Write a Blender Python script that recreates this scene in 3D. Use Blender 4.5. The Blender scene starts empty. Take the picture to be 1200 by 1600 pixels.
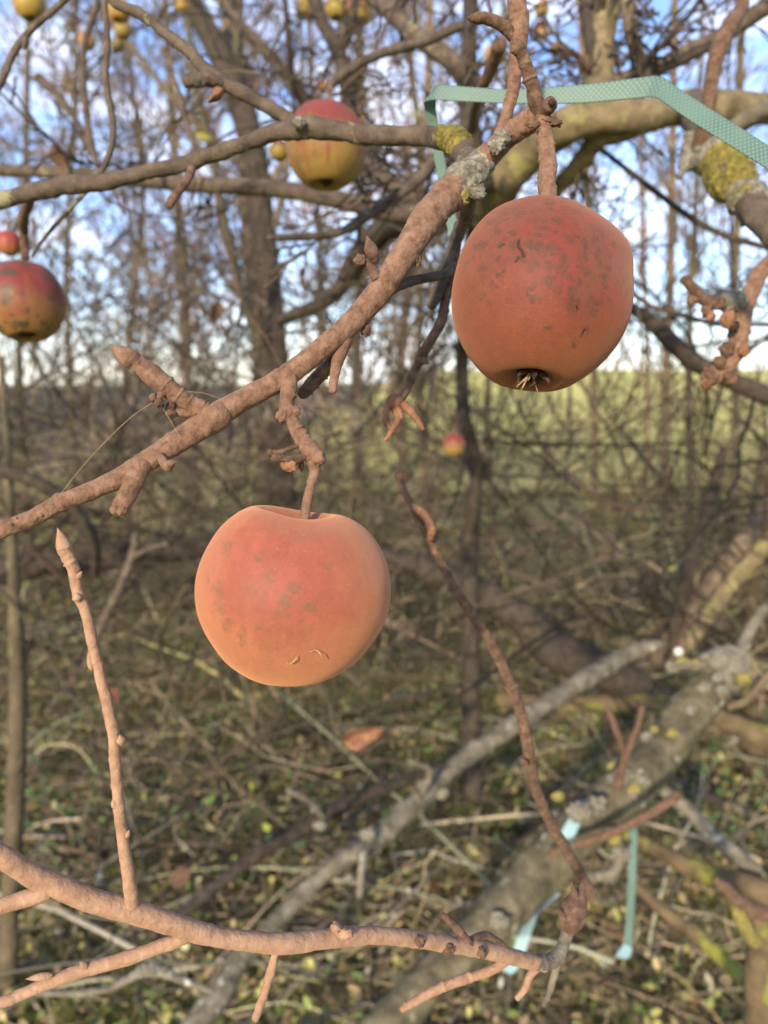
import bpy, math, random
import numpy as np
from mathutils import Vector, Matrix, Quaternion

# ------------------------------------------------------------------ scene, camera, light
S = bpy.context.scene
COL = S.collection
S.render.resolution_x, S.render.resolution_y = 768, 1024
S.render.engine = 'CYCLES'
S.cycles.use_denoising = True
S.cycles.max_bounces = 6
S.cycles.transparent_max_bounces = 6

PITCH = math.radians(9.8)
CAM = np.array([0.0, 0.0, 1.5])
FW = np.array([0.0, math.cos(PITCH), -math.sin(PITCH)])
UP = np.array([0.0, math.sin(PITCH), math.cos(PITCH)])
RT = np.array([1.0, 0.0, 0.0])
FPX = 26.0 / 36.0 * 1600.0
cd = bpy.data.cameras.new('camera'); cam = bpy.data.objects.new('camera', cd); COL.objects.link(cam)
cd.sensor_fit = 'VERTICAL'; cd.sensor_height = 36.0; cd.lens = 26.0
cd.clip_start = 0.01; cd.clip_end = 6000
cam.location = CAM; cam.rotation_euler = (math.pi / 2 - PITCH, 0, 0)
cd.dof.use_dof = True; cd.dof.focus_distance = 0.262; cd.dof.aperture_fstop = 9.5
S.camera = cam

SUN_EL = math.radians(20.0)
SUN_AZ = math.radians(200.0)         # clockwise from +Y: behind the camera, to its left
sun_dir = np.array([math.sin(SUN_AZ) * math.cos(SUN_EL), math.cos(SUN_AZ) * math.cos(SUN_EL), math.sin(SUN_EL)])
ld = bpy.data.lights.new('sun', 'SUN'); sun = bpy.data.objects.new('sun', ld); COL.objects.link(sun)
ld.energy = 3.9; ld.angle = math.radians(2.0); ld.color = (1.0, 0.80, 0.54)
sun.rotation_euler = Vector(sun_dir).to_track_quat('Z', 'Y').to_euler()
sun.location = (-3, -4, 6)

W = bpy.data.worlds.new('World'); S.world = W; W.use_nodes = True
nt = W.node_tree; nt.nodes.clear()
def wn(t, **k):
    n = nt.nodes.new(t)
    for a, v in k.items(): setattr(n, a, v)
    return n
sky = wn('ShaderNodeTexSky', sky_type='NISHITA', sun_disc=False, sun_elevation=SUN_EL, sun_rotation=SUN_AZ)
sky.air_density = 1.0; sky.dust_density = 0.6; sky.ozone_density = 1.6
bg = wn('ShaderNodeBackground'); bg.inputs['Strength'].default_value = 0.125
wo = wn('ShaderNodeOutputWorld')
tc = wn('ShaderNodeTexCoord'); mp = wn('ShaderNodeMapping'); mp.inputs['Scale'].default_value = (3.0, 3.0, 9.0)
nz = wn('ShaderNodeTexNoise'); nz.inputs['Scale'].default_value = 1.6; nz.inputs['Detail'].default_value = 6; nz.inputs['Roughness'].default_value = 0.6
cr = wn('ShaderNodeValToRGB'); cr.color_ramp.elements[0].position = 0.46; cr.color_ramp.elements[1].position = 0.80
mx = wn('ShaderNodeMix', data_type='RGBA'); mx.inputs['B'].default_value = (9.2, 9.3, 10.0, 1)
nt.links.new(tc.outputs['Generated'], mp.inputs['Vector']); nt.links.new(mp.outputs[0], nz.inputs['Vector'])
nt.links.new(nz.outputs['Fac'], cr.inputs['Fac']); nt.links.new(cr.outputs['Color'], mx.inputs['Factor'])
tint = wn('ShaderNodeMix', data_type='RGBA', blend_type='MULTIPLY'); tint.inputs['Factor'].default_value = 1.0; tint.inputs['B'].default_value = (1.10, 1.15, 1.42, 1)
nt.links.new(sky.outputs[0], tint.inputs['A']); nt.links.new(tint.outputs['Result'], mx.inputs['A']); nt.links.new(mx.outputs['Result'], bg.inputs['Color'])
nt.links.new(bg.outputs[0], wo.inputs['Surface'])

S.view_settings.view_transform = 'Standard'; S.view_settings.look = 'None'
S.view_settings.exposure = 1.0; S.view_settings.gamma = 1.0

# ------------------------------------------------------------------ numeric helpers
rng = np.random.default_rng(11)

def at(px, py, d):
    return CAM + d * (FW + RT * (px - 600.0) / FPX - UP * (py - 800.0) / FPX)

def norm(a):
    return a / np.maximum(np.linalg.norm(a, axis=-1, keepdims=True), 1e-12)

def _hash(ix, iy, iz, seed):
    h = (ix * 374761393 + iy * 668265263 + iz * 2147483647 + seed * 1274126177) & 0xFFFFFFFF
    h = ((h ^ (h >> 13)) * 1274126177) & 0xFFFFFFFF
    h = h ^ (h >> 16)
    return (h & 0xFFFF) / 32767.5 - 1.0

def vnoise(P, seed=0):
    P = np.asarray(P, float)
    i = np.floor(P).astype(np.int64); f = P - i; u = f * f * f * (f * (f * 6 - 15) + 10)
    out = 0.0
    for dx in (0, 1):
        wx = u[..., 0] if dx else 1 - u[..., 0]
        for dy in (0, 1):
            wy = u[..., 1] if dy else 1 - u[..., 1]
            for dz in (0, 1):
                wz = u[..., 2] if dz else 1 - u[..., 2]
                out = out + wx * wy * wz * _hash(i[..., 0] + dx, i[..., 1] + dy, i[..., 2] + dz, seed)
    return out

def fbm(P, oct=4, seed=0, rough=0.5):
    s, a, t = 0.0, 1.0, 0.0
    for k in range(oct):
        s = s + a * vnoise(np.asarray(P) * (2.03 ** k) + 17.3 * k, seed + k); t += a; a *= rough
    return s / t

def sstep(a, b, x):
    t = np.clip((x - a) / (b - a), 0, 1); return t * t * (3 - 2 * t)

# ------------------------------------------------------------------ object helpers
def mesh_of(name, V, quads=None, tris=None, col=None, smooth=True):
    me = bpy.data.meshes.new(name)
    V = np.asarray(V, np.float32)
    me.vertices.add(len(V)); me.vertices.foreach_set('co', V.ravel())
    loops = []; starts = []; tot = 0
    for arr in (quads, tris):
        if arr is None or len(arr) == 0: continue
        arr = np.asarray(arr, np.int32); k = arr.shape[1]
        loops.append(arr.ravel()); starts.append(tot + np.arange(len(arr), dtype=np.int32) * k); tot += arr.size
    loops = np.concatenate(loops); starts = np.concatenate(starts)
    me.loops.add(len(loops)); me.loops.foreach_set('vertex_index', loops)
    me.polygons.add(len(starts)); me.polygons.foreach_set('loop_start', starts)
    me.update(calc_edges=True); me.validate()
    if smooth: me.polygons.foreach_set('use_smooth', np.ones(len(me.polygons), bool))
    if col is not None:
        a = me.color_attributes.new('pigment', 'FLOAT_COLOR', 'POINT')
        c = np.ones((len(V), 4), np.float32); c[:, :3] = col
        a.data.foreach_set('color', c.ravel())
    return me

def link(name, me, mat, parent=None):
    o = bpy.data.objects.new(name, me); COL.objects.link(o)
    if mat is not None: me.materials.append(mat)
    if parent is not None:
        o.parent = parent
        o.matrix_parent_inverse = Matrix.Translation(-Vector(parent.location))
    return o

def thing(name, label, cat, loc, group=None):
    o = bpy.data.objects.new(name, None); COL.objects.link(o)
    o.empty_display_size = 0.02; o.location = [float(x) for x in loc]
    o['label'] = label; o['category'] = cat
    if group: o['group'] = group
    return o

def tag(o, label=None, cat=None, group=None, kind=None):
    for k, v in (('label', label), ('category', cat), ('group', group), ('kind', kind)):
        if v: o[k] = v
    return o

# ------------------------------------------------------------------ materials
def mat_new(name):
    m = bpy.data.materials.new(name); m.use_nodes = True
    t = m.node_tree; b = t.nodes['Principled BSDF']
    return m, t, b

def N(t, typ, **k):
    n = t.nodes.new(typ)
    for a, v in k.items(): setattr(n, a, v)
    return n

def ramp(t, fac, stops):
    r = N(t, 'ShaderNodeValToRGB'); e = r.color_ramp.elements
    while len(e) < len(stops): e.new(0.5)
    for q, (p, c) in zip(e, stops): q.position = p; q.color = (*c, 1)
    t.links.new(fac, r.inputs['Fac']); return r.outputs['Color']

def noise(t, scale, detail=5, rough=0.6, coord='Object', stretch=None, w=None):
    c = N(t, 'ShaderNodeTexCoord'); v = c.outputs[coord]
    if stretch:
        mpn = N(t, 'ShaderNodeMapping'); mpn.inputs['Scale'].default_value = stretch
        t.links.new(v, mpn.inputs['Vector']); v = mpn.outputs[0]
    n = N(t, 'ShaderNodeTexNoise'); n.inputs['Scale'].default_value = scale
    n.inputs['Detail'].default_value = detail; n.inputs['Roughness'].default_value = rough
    t.links.new(v, n.inputs['Vector']); return n.outputs['Fac']

def mixc(t, fac, a, b, blend='MIX'):
    m = N(t, 'ShaderNodeMix', data_type='RGBA', blend_type=blend)
    for s, v in (('Factor', fac), ('A', a), ('B', b)):
        if isinstance(v, (int, float)): m.inputs[s].default_value = v
        elif isinstance(v, tuple): m.inputs[s].default_value = (*v, 1)
        else: t.links.new(v, m.inputs[s])
    return m.outputs['Result']

def bump(t, b, h, dist, strength=0.6):
    n = N(t, 'ShaderNodeBump'); n.inputs['Distance'].default_value = dist; n.inputs['Strength'].default_value = strength
    t.links.new(h, n.inputs['Height']); t.links.new(n.outputs[0], b.inputs['Normal'])

def bark(name, dark, mid, light, scale, bdist, lichen=None, lich_at=0.62, rough=0.85, sheen=0.0, lscale=None, lsoft=.05):
    m, t, b = mat_new(name)
    n1 = noise(t, scale, 6, 0.65)
    c = ramp(t, n1, [(0.28, dark), (0.5, mid), (0.74, light)])
    if lichen:
        l = noise(t, lscale or scale * 0.45, 5, 0.7, stretch=(1.0, 1.2, 0.9))
        f = ramp(t, l, [(lich_at, (0, 0, 0)), (lich_at + lsoft, (1, 1, 1))])
        c = mixc(t, f, c, lichen)
    t.links.new(c, b.inputs['Base Color'])
    b.inputs['Roughness'].default_value = rough
    if sheen:
        b.inputs['Sheen Weight'].default_value = sheen; b.inputs['Sheen Roughness'].default_value = 0.4
        b.inputs['Sheen Tint'].default_value = (1.0, 0.82, 0.7, 1)
    b.inputs['Specular IOR Level'].default_value = 0.2
    bump(t, b, noise(t, scale * 3.0, 5, 0.7), bdist, 0.7)
    return m

M = {}
M['dusty'] = bark('dusty_pink_bark', (.075, .042, .026), (.165, .096, .063), (.25, .16, .113), 260, .0014, sheen=.08)
M['pale'] = bark('pale_pink_bark', (.185, .105, .064), (.27, .166, .106), (.345, .23, .153), 170, .0012, sheen=.1)
M['rusty'] = bark('rusty_bark', (.045, .026, .017), (.105, .062, .041), (.20, .13, .088), 230, .002, sheen=.05)
M['brown'] = bark('brown_bark', (.035, .026, .02), (.075, .058, .044), (.13, .105, .08), 90, .001, (.19, .18, .11), .60)
M['dark'] = bark('dark_bark', (.02, .016, .013), (.045, .036, .028), (.08, .066, .05), 60, .002)
M['olive'] = bark('lichened_limb_bark', (.05, .040, .024), (.13, .105, .06), (.25, .205, .12), 46, .003, (.19, .18, .07), .56)
M['grey'] = bark('grey_dead_bark', (.04, .036, .028), (.12, .108, .08), (.22, .205, .16), 40, .004, (.36, .37, .31), .60, lscale=30)
M['greenlimb'] = bark('green_grey_dead_bark', (.028, .025, .016), (.078, .07, .044), (.16, .145, .095), 38, .005, (.27, .28, .22), .62, lscale=26)
M['mossy'] = bark('mossy_log_bark', (.045, .033, .02), (.10, .075, .043), (.17, .125, .07), 22, .003, (.14, .15, .03), .52, lscale=12)
M['redbark'] = bark('reddish_trunk_bark', (.05, .038, .028), (.13, .10, .07), (.24, .19, .135), 20, .004, (.26, .23, .10), .62)
M['trunk'] = bark('trunk_bark', (.035, .029, .019), (.075, .062, .038), (.13, .105, .064), 14, .004, (.15, .155, .06), .6)
M['tan'] = bark('tan_trunk_bark', (.065, .05, .032), (.125, .096, .06), (.20, .155, .098), 8, .004)
M['core'] = bark('dark_calyx', (.012, .008, .006), (.03, .018, .012), (.09, .05, .03), 500, .0006)
M['straw'] = bark('straw_bristle', (.25, .17, .09), (.36, .25, .14), (.45, .33, .2), 500, .0002)
M['dryleaf'] = bark('dry_leaf_brown', (.08, .04, .023), (.17, .085, .048), (.30, .165, .10), 120, .001)
M['redleaf'] = bark('red_dead_leaf', (.09, .034, .025), (.15, .06, .043), (.22, .11, .08), 60, .001)
M['lichen_grey'] = bark('grey_lichen', (.055, .05, .038), (.17, .16, .125), (.36, .355, .30), 300, .003)
M['lichen_yellow'] = bark('yellow_lichen', (.08, .07, .02), (.21, .185, .055), (.36, .33, .14), 300, .002)
M['moss'] = bark('yellow_moss', (.05, .045, .014), (.17, .145, .035), (.36, .29, .07), 280, .004)

def pigment_mat(name, rough=.8, sheen=0.0, bscale=0, bdist=0, transl=0.0, spec=.25):
    m, t, b = mat_new(name)
    a = N(t, 'ShaderNodeAttribute', attribute_name='pigment')
    t.links.new(a.outputs['Color'], b.inputs['Base Color'])
    b.inputs['Roughness'].default_value = rough; b.inputs['Specular IOR Level'].default_value = spec
    if sheen:
        b.inputs['Sheen Weight'].default_value = sheen; b.inputs['Sheen Roughness'].default_value = .65
        b.inputs['Sheen Tint'].default_value = (1.0, .52, .28, 1)
    if bscale: bump(t, b, noise(t, bscale, 4, .6), bdist, .5)
    if transl:
        tr = N(t, 'ShaderNodeBsdfTranslucent'); ms = N(t, 'ShaderNodeMixShader'); ms.inputs[0].default_value = transl
        t.links.new(a.outputs['Color'], tr.inputs['Color'])
        o = t.nodes['Material Output']
        t.links.new(b.outputs[0], ms.inputs[1]); t.links.new(tr.outputs[0], ms.inputs[2]); t.links.new(ms.outputs[0], o.inputs['Surface'])
    return m
M['apple'] = pigment_mat('scabby_apple_skin', .6, .20, 900, .0003)
M['apple_peach'] = pigment_mat('dusty_apple_skin', .6, .36, 900, .0003)
M['apple_far'] = pigment_mat('apple_skin_glossy', .5, .05, 300, .0003)
M['twigs'] = pigment_mat('twig_bark', .85)
M['leaves'] = pigment_mat('leaf_pigment', .7, transl=.3)

def strap_mat():
    m, t, b = mat_new('green_woven_plastic')
    uvn = N(t, 'ShaderNodeAttribute', attribute_name='weave')
    mpn = N(t, 'ShaderNodeMapping'); mpn.inputs['Scale'].default_value = (1, 1, 1)
    t.links.new(uvn.outputs['Vector'], mpn.inputs['Vector'])
    hs = []
    for ang in (35, -35):
        r = N(t, 'ShaderNodeMapping'); r.inputs['Rotation'].default_value = (0, 0, math.radians(ang))
        t.links.new(mpn.outputs[0], r.inputs['Vector'])
        w = N(t, 'ShaderNodeTexWave', bands_direction='X'); w.inputs['Scale'].default_value = 0.16; w.inputs['Distortion'].default_value = 0
        t.links.new(r.outputs[0], w.inputs['Vector']); hs.append(w.outputs['Fac'])
    mm = N(t, 'ShaderNodeMath', operation='MULTIPLY'); t.links.new(hs[0], mm.inputs[0]); t.links.new(hs[1], mm.inputs[1])
    c = ramp(t, mm.outputs[0], [(0.0, (.045, .10, .082)), (.5, (.105, .185, .16)), (1.0, (.20, .29, .26))])
    n = noise(t, 60, 3)
    c = mixc(t, n, c, (.12, .20, .175)); t.links.new(c, b.inputs['Base Color'])
    b.inputs['Roughness'].default_value = .48; b.inputs['Specular IOR Level'].default_value = .4
    b.inputs['Transmission Weight'].default_value = 0.0
    tr = N(t, 'ShaderNodeBsdfTranslucent'); tr.inputs['Color'].default_value = (.09, .36, .20, 1)
    ms = N(t, 'ShaderNodeMixShader'); ms.inputs[0].default_value = .22
    bump(t, b, mm.outputs[0], .0002, .6)
    t.links.new(b.outputs[0], ms.inputs[1]); t.links.new(tr.outputs[0], ms.inputs[2])
    t.links.new(ms.outputs[0], t.nodes['Material Output'].inputs['Surface'])
    return m
M['strap'] = strap_mat()

mf, tf, bf = mat_new('sky_sheen_strap_plastic'); bf.inputs['Base Color'].default_value = (.24, .37, .39, 1); bf.inputs['Roughness'].default_value = .35; M['strap_sky_sheen'] = mf  # pale base colour paints in the sky's reflection on the strap

def ground_mat(name, stops, scale, extra=None):
    m, t, b = mat_new(name)
    c = ramp(t, noise(t, scale, 8, .65), stops)
    c = mixc(t, ramp(t, noise(t, scale * .12, 4, .6), [(.4, (0, 0, 0)), (.6, (1, 1, 1))]), c, extra or stops[1][1])
    t.links.new(c, b.inputs['Base Color']); b.inputs['Roughness'].default_value = .95
    b.inputs['Specular IOR Level'].default_value = .1
    bump(t, b, noise(t, scale * 1.5, 6, .7), .03, .8)
    return m
M['soil'] = ground_mat('leaf_mould', [(.3, (.07, .06, .025)), (.5, (.23, .21, .08)), (.7, (.40, .37, .15))], 14, (.25, .27, .075))
M['meadow'] = ground_mat('meadow_turf', [(.3, (.36, .32, .085)), (.5, (.52, .45, .14)), (.7, (.62, .53, .22))], 1.6, (.44, .43, .11))
M['plough'] = ground_mat('ploughed_earth', [(.3, (.055, .042, .034)), (.5, (.085, .066, .052)), (.7, (.12, .095, .075))], .7, (.08, .07, .05))

# ------------------------------------------------------------------ tubes
def spline(P, n_per=12):
    P = np.asarray(P, float)
    if len(P) == 2: return np.array([P[0] + (P[1] - P[0]) * s for s in np.linspace(0, 1, n_per + 1)])
    Q = np.vstack([2 * P[0] - P[1], P, 2 * P[-1] - P[-2]])
    out = []
    for i in range(1, len(Q) - 2):
        a, b, c, d = Q[i - 1], Q[i], Q[i + 1], Q[i + 2]
        for s in np.linspace(0, 1, n_per, endpoint=False):
            out.append(.5 * ((2 * b) + (c - a) * s + (2 * a - 5 * b + 4 * c - d) * s * s + (3 * b - a - 3 * c + d) * s ** 3))
    out.append(P[-1]); return np.array(out)

def tube_geo(pts, rad, sides=20, step=None, amp=0.0, freq=300.0, rings=0.0, ring_gap=.004, seed=0, round_ends=True, kink=0.0, lumps=0.0, patch=None):
    """one lofted limb: spline through pts, own radius at each, bark relief pushed into the vertices"""
    PR = np.column_stack([pts, rad]); C = spline(PR)
    seg = np.linalg.norm(np.diff(C[:, :3], axis=0), axis=1); L = np.concatenate([[0], np.cumsum(seg)])
    if step is None: step = max(L[-1] / 400, np.mean(rad) * .25)
    n = max(6, int(L[-1] / step)); s = np.linspace(0, L[-1], n + 1)
    C = np.column_stack([np.interp(s, L, C[:, k]) for k in range(4)])
    P, R = C[:, :3].copy(), np.maximum(C[:, 3], 1e-5)
    if kink: 
        P += kink * np.column_stack([fbm(np.column_stack([s * 45, s * 0 + 3.1 * k, s * 0 + seed]), 3, seed + k) for k in range(3)]) * sstep(0, .01, s)[:, None]
    if round_ends:
        T0, T1 = norm(P[1] - P[0]), norm(P[-1] - P[-2]); pre, post = [], []
        for a in (80, 55, 28):
            pre.append((*(P[0] - T0 * R[0] * .7 * math.sin(math.radians(a))), R[0] * math.cos(math.radians(a))))
        for a in (28, 55, 80):
            post.append((*(P[-1] + T1 * R[-1] * .7 * math.sin(math.radians(a))), R[-1] * math.cos(math.radians(a))))
        A = np.vstack([pre, np.column_stack([P, R]), post]); P, R = A[:, :3], A[:, 3]
        s = np.concatenate([np.zeros(3), s, np.full(3, s[-1])])
    T = norm(np.gradient(P, axis=0))
    u = np.cross(T[0], [0.3, 0.2, 1.0]); u = u / np.linalg.norm(u); U = [u]
    for i in range(1, len(P)):
        u = U[-1] - T[i] * np.dot(U[-1], T[i]); U.append(u / np.linalg.norm(u))
    U = np.array(U); Vv = np.cross(T, U)
    th = np.linspace(0, 2 * np.pi, sides, endpoint=False)
    D = U[:, None] * np.cos(th)[None, :, None] + Vv[:, None] * np.sin(th)[None, :, None]
    X = P[:, None] + D * R[:, None, None]
    disp = 0.0
    if amp: disp = disp + amp * fbm(X * freq, 4, seed, .6)
    if lumps: disp = disp + lumps * np.maximum(fbm(X * freq * .28, 2, seed + 9), 0)
    if rings:
        gr = np.random.default_rng(900 + seed); pos = 0.0; rr = np.zeros(X.shape[:2])
        sw = s[:, None] + .35 * ring_gap * fbm(X * (.5 / max(R.mean(), 1e-4)), 2, seed + 3)
        part_ = np.clip(.45 + 1.5 * fbm(X * (.6 / max(R.mean(), 1e-4)), 2, seed + 5), 0, 1.2)
        while pos < s[-1]:
            pos += ring_gap * gr.uniform(.3, 1.9); sg = ring_gap * gr.uniform(.07, .16); am = gr.uniform(.15, 1.0) ** 1.5
            rr = np.maximum(rr, am * np.exp(-((sw - pos) / sg) ** 2))
        disp = disp + rings * rr * part_
    if patch:                                           # ragged crust that breaks out of the bark in places
        e = s / max(s[-1], 1e-9); env = .55 - 1.5 * np.abs(2 * e - 1) ** 2.5; fr = 1 / R.mean()
        body = np.maximum(env[:, None] + 1.5 * fbm(X * fr * .8, 3, seed + 2), 0)
        disp = disp * 0 + R[:, None] * (-.04 + patch * np.minimum(body, .55) * (.75 + .9 * fbm(X * fr * 4.5, 3, seed, .7)))
    if not np.isscalar(disp): X = X + D * np.clip(disp, -.5 * R[:, None], .9 * R[:, None])[..., None]
    m, k = X.shape[:2]; V = X.reshape(-1, 3)
    i = np.arange(m - 1)[:, None] * k; j = np.arange(k)[None]; j2 = (j + 1) % k
    Q = np.stack([i + j, i + j2, i + k + j2, i + k + j], -1).reshape(-1, 4)
    c0, c1 = len(V), len(V) + 1; V = np.vstack([V, X[0].mean(0), X[-1].mean(0)])
    j = np.arange(k); tr = np.vstack([np.column_stack([np.full(k, c0), (j + 1) % k, j]), np.column_stack([np.full(k, c1), (m - 1) * k + j, (m - 1) * k + (j + 1) % k])])
    return V, Q, tr

def trace(tr, d=None):
    """(px, py, width, depth) -> points and radii"""
    pts, rad = [], []
    for e in tr:
        dd = e[3] if len(e) > 3 else d
        pts.append(at(e[0], e[1], dd)); rad.append(e[2] * .5 * dd / FPX)
    return np.array(pts), np.array(rad)

def limb(name, tr, mat, parent, d=None, **k):
    P, R = trace(tr, d)
    V, Q, T = tube_geo(P, R, **k)
    return link(name, mesh_of(name, V, Q, T), M[mat], parent)

def limb_world(name, P, R, mat, parent, **k):
    V, Q, T = tube_geo(np.array(P, float), np.array(R, float), **k)
    return link(name, mesh_of(name, V, Q, T), M[mat], parent)

def bud(parent, a, b, w, mat='dusty', seed=0, name='bud'):
    """pointed bud from pixel a to pixel b (px, py, depth)"""
    A, B = at(*a), at(*b); r = w * .5 * a[2] / FPX
    ts = [0, .15, .35, .55, .75, .9, 1.0]; rs = [.62, .9, 1.0, .86, .55, .26, .05]
    return limb_world(name, [A + (B - A) * t for t in ts], [r * q for q in rs], mat, parent, sides=18, step=r * .12, amp=r * .16, freq=260, rings=r * .22, ring_gap=np.linalg.norm(B - A) / 3.3, seed=seed)

def blob(name, parent, c, size, mat, amp=.5, freq=3.0, seed=0, res=40, squash=(1, 1, 1), kind=None, lab=None):
    """lumpy crust: ellipsoid pushed about by noise"""
    u = np.linspace(0, np.pi, res // 2 + 1); v = np.linspace(0, 2 * np.pi, res, endpoint=False)
    D = np.stack([np.sin(u)[:, None] * np.cos(v)[None], np.sin(u)[:, None] * np.sin(v)[None], np.cos(u)[:, None] * np.ones_like(v)[None]], -1)
    r = 1 + amp * fbm(D * freq + seed * 3.7, 4, seed, .7)
    X = np.asarray(c) + D * (r[..., None] * size * np.array(squash)); m, k = X.shape[:2]
    i = np.arange(m - 1)[:, None] * k; j = np.arange(k)[None]; j2 = (j + 1) % k
    Q = np.stack([i + j, i + k + j, i + k + j2, i + j2], -1).reshape(-1, 4)
    o = link(name, mesh_of(name, X.reshape(-1, 3), Q), M[mat], parent)
    return tag(o, lab, kind=kind)

def crust(name, parent, P, R, mat, seed=0, thick=.5, lab=None):
    """a lichen or moss crust on part of a limb: ragged, thickest in the middle, breaking out of the bark"""
    P = np.asarray(P); R = np.asarray(R)
    P = np.vstack([P[0] + (P[0] - P[1]) * .5, P, P[-1] + (P[-1] - P[-2]) * .5]); R = np.concatenate([[R[0]], R, [R[-1]]])
    V, Q, T = tube_geo(P, R, sides=72, step=np.mean(R) * .06, amp=1e-9, freq=1, seed=seed, patch=thick, round_ends=False)
    return tag(link(name, mesh_of(name, V, Q, T), M[mat], parent), lab)

# ---- batches of thin twigs
def tubes(P, R, sides=3):
    Tn = norm(np.gradient(P, axis=1))
    ref = np.where(np.abs(Tn[..., 2:3]) > .9, np.array([1.0, 0, 0]), np.array([0, 0, 1.0]))
    U = norm(np.cross(Tn, ref)); Vv = np.cross(Tn, U)
    th = np.linspace(0, 2 * np.pi, sides, endpoint=False)
    X = P[:, :, None] + (U[:, :, None] * np.cos(th)[:, None] + Vv[:, :, None] * np.sin(th)[:, None]) * R[:, :, None, None]
    t, n = P.shape[:2]; base = (np.arange(t) * n * sides)[:, None, None]; i = (np.arange(n - 1) * sides)[None, :, None]; j = np.arange(sides)[None, None]
    j2 = (j + 1) % sides
    Q = np.stack([base + i + j, base + i + j2, base + i + sides + j2, base + i + sides + j], -1).reshape(-1, 4)
    return X.reshape(-1, 3), Q

def grow(g, P, R, k, lf, spread, npt=6, rf=.55, up=.15, wig=.25, t0=.25, t1=.98, taper=.25):
    T, n = P.shape[:2]
    L = np.linalg.norm(np.diff(P, axis=1), axis=2).sum(1)
    idx = np.repeat(np.arange(T), k); m = len(idx)
    t = g.uniform(t0, t1, m); f = t * (n - 1); i0 = np.minimum(f.astype(int), n - 2); w = (f - i0)[:, None]
    A, B = P[idx, i0], P[idx, i0 + 1]; start = A * (1 - w) + B * w; tan = norm(B - A)
    r0 = R[idx, i0] * (1 - w[:, 0]) + R[idx, i0 + 1] * w[:, 0]
    perp = g.normal(size=(m, 3)); perp = norm(perp - tan * (perp * tan).sum(1, keepdims=True))
    sp = spread * g.uniform(.6, 1.3, m)[:, None]
    d = norm(tan * np.cos(sp) + perp * np.sin(sp) + np.array([0, 0, up]))
    ln = lf * L[idx] * g.uniform(.45, 1.15, m) * (1.15 - .6 * t)
    pts = [start]
    for _ in range(npt - 1):
        d = norm(d + wig * g.normal(size=(m, 3)) + np.array([0, 0, up * .3])); pts.append(pts[-1] + d * (ln / (npt - 1))[:, None])
    Pn = np.stack(pts, 1); rr = r0 * rf * g.uniform(.7, 1.05, m)
    return Pn, rr[:, None] * np.linspace(1, taper, npt)[None]

def twig_mesh(name, sets, base, var=.25, seed=0, sides=3, rmin=0.0):
    g = np.random.default_rng(seed); Vs, Qs, Cs, off = [], [], [], 0
    for P, R in sets:
        V, Q = tubes(P, np.maximum(R, rmin), sides); Vs.append(V); Qs.append(Q + off); off += len(V)
        c = np.array(base)[None] * (1 + var * g.normal(size=(len(P), 1))) * (1 + .08 * g.normal(size=(len(P), 3)))
        Cs.append(np.repeat(np.clip(c, .008, .8), P.shape[1] * sides, 0))
    return mesh_of(name, np.vstack(Vs), np.vstack(Qs), None, np.vstack(Cs))

def leaf_mesh(name, C, size, nrm, cols, g):
    """curled leaf blades: six quads... two strips of two, folded on the midrib"""
    n = len(C); nrm = norm(nrm); a = norm(np.cross(nrm, g.normal(size=(n, 3)))); b = np.cross(nrm, a)
    s = size[:, None]; cu = g.uniform(-.1, .45, n)[:, None]
    def p(x, y, z): return C + a * x * s + b * y * s + nrm * (z * cu) * s
    pts = np.stack([p(-1, 0, .3), p(-.35, .45, .6), p(.35, .4, .55), p(1, 0, .5), p(.35, -.4, .6), p(-.35, -.45, .5), p(-.35, 0, 0), p(.35, 0, 0)], 1)
    o = (np.arange(n) * 8)[:, None]
    Q = np.concatenate([o + np.array([[6, 7, 2, 1]]), o + np.array([[5, 4, 7, 6]])])
    T = np.concatenate([o + np.array([[0, 6, 1]]), o + np.array([[0, 5, 6]]), o + np.array([[7, 3, 2]]), o + np.array([[4, 3, 7]])])
    return mesh_of(name, pts.reshape(-1, 3), Q, T, np.repeat(cols, 8, 0), smooth=False)
# ------------------------------------------------------------------ the setting
def sheet(name, x0, x1, y0, y1, nx, ny, zf, mat):
    x = np.linspace(0, 1, nx); y = np.linspace(0, 1, ny)
    X, Y = np.meshgrid(x0 + (x1 - x0) * x, y0 + (y1 - y0) * y ** 2); Z = zf(X, Y)
    i = np.arange(ny - 1)[:, None] * nx; j = np.arange(nx - 1)[None]
    Q = np.stack([i + j, i + j + 1, i + nx + j + 1, i + nx + j], -1).reshape(-1, 4)
    o = link(name, mesh_of(name, np.stack([X, Y, Z], -1).reshape(-1, 3), Q), M[mat])
    o['kind'] = 'structure'; return o

sheet('ground', -2500, 2500, -30, 3000, 40, 60, lambda X, Y: X * 0 - .02, 'soil')
def zn(X, Y): return .04 * fbm(np.stack([X * .9, Y * .9, X * 0], -1), 3, 3) * sstep(16, 10, Y)
sheet('woodland_floor', -14, 14, -2, 16, 140, 160, lambda X, Y: zn(X, Y) + .03, 'soil')
sheet('meadow', -1.5, 320, 9.6, 330, 120, 80, lambda X, Y: .125 + sstep(-3, 8, X) * sstep(11, 330, Y) * 7.1 + .02 * vnoise(np.stack([X * .4, Y * .4, X * 0], -1)), 'meadow')
sheet('ploughed_field', -320, -3.05, 12, 330, 120, 60, lambda X, Y: .05 + .06 * vnoise(np.stack([X * .6, Y * .2, X * 0], -1)), 'plough')

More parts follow.
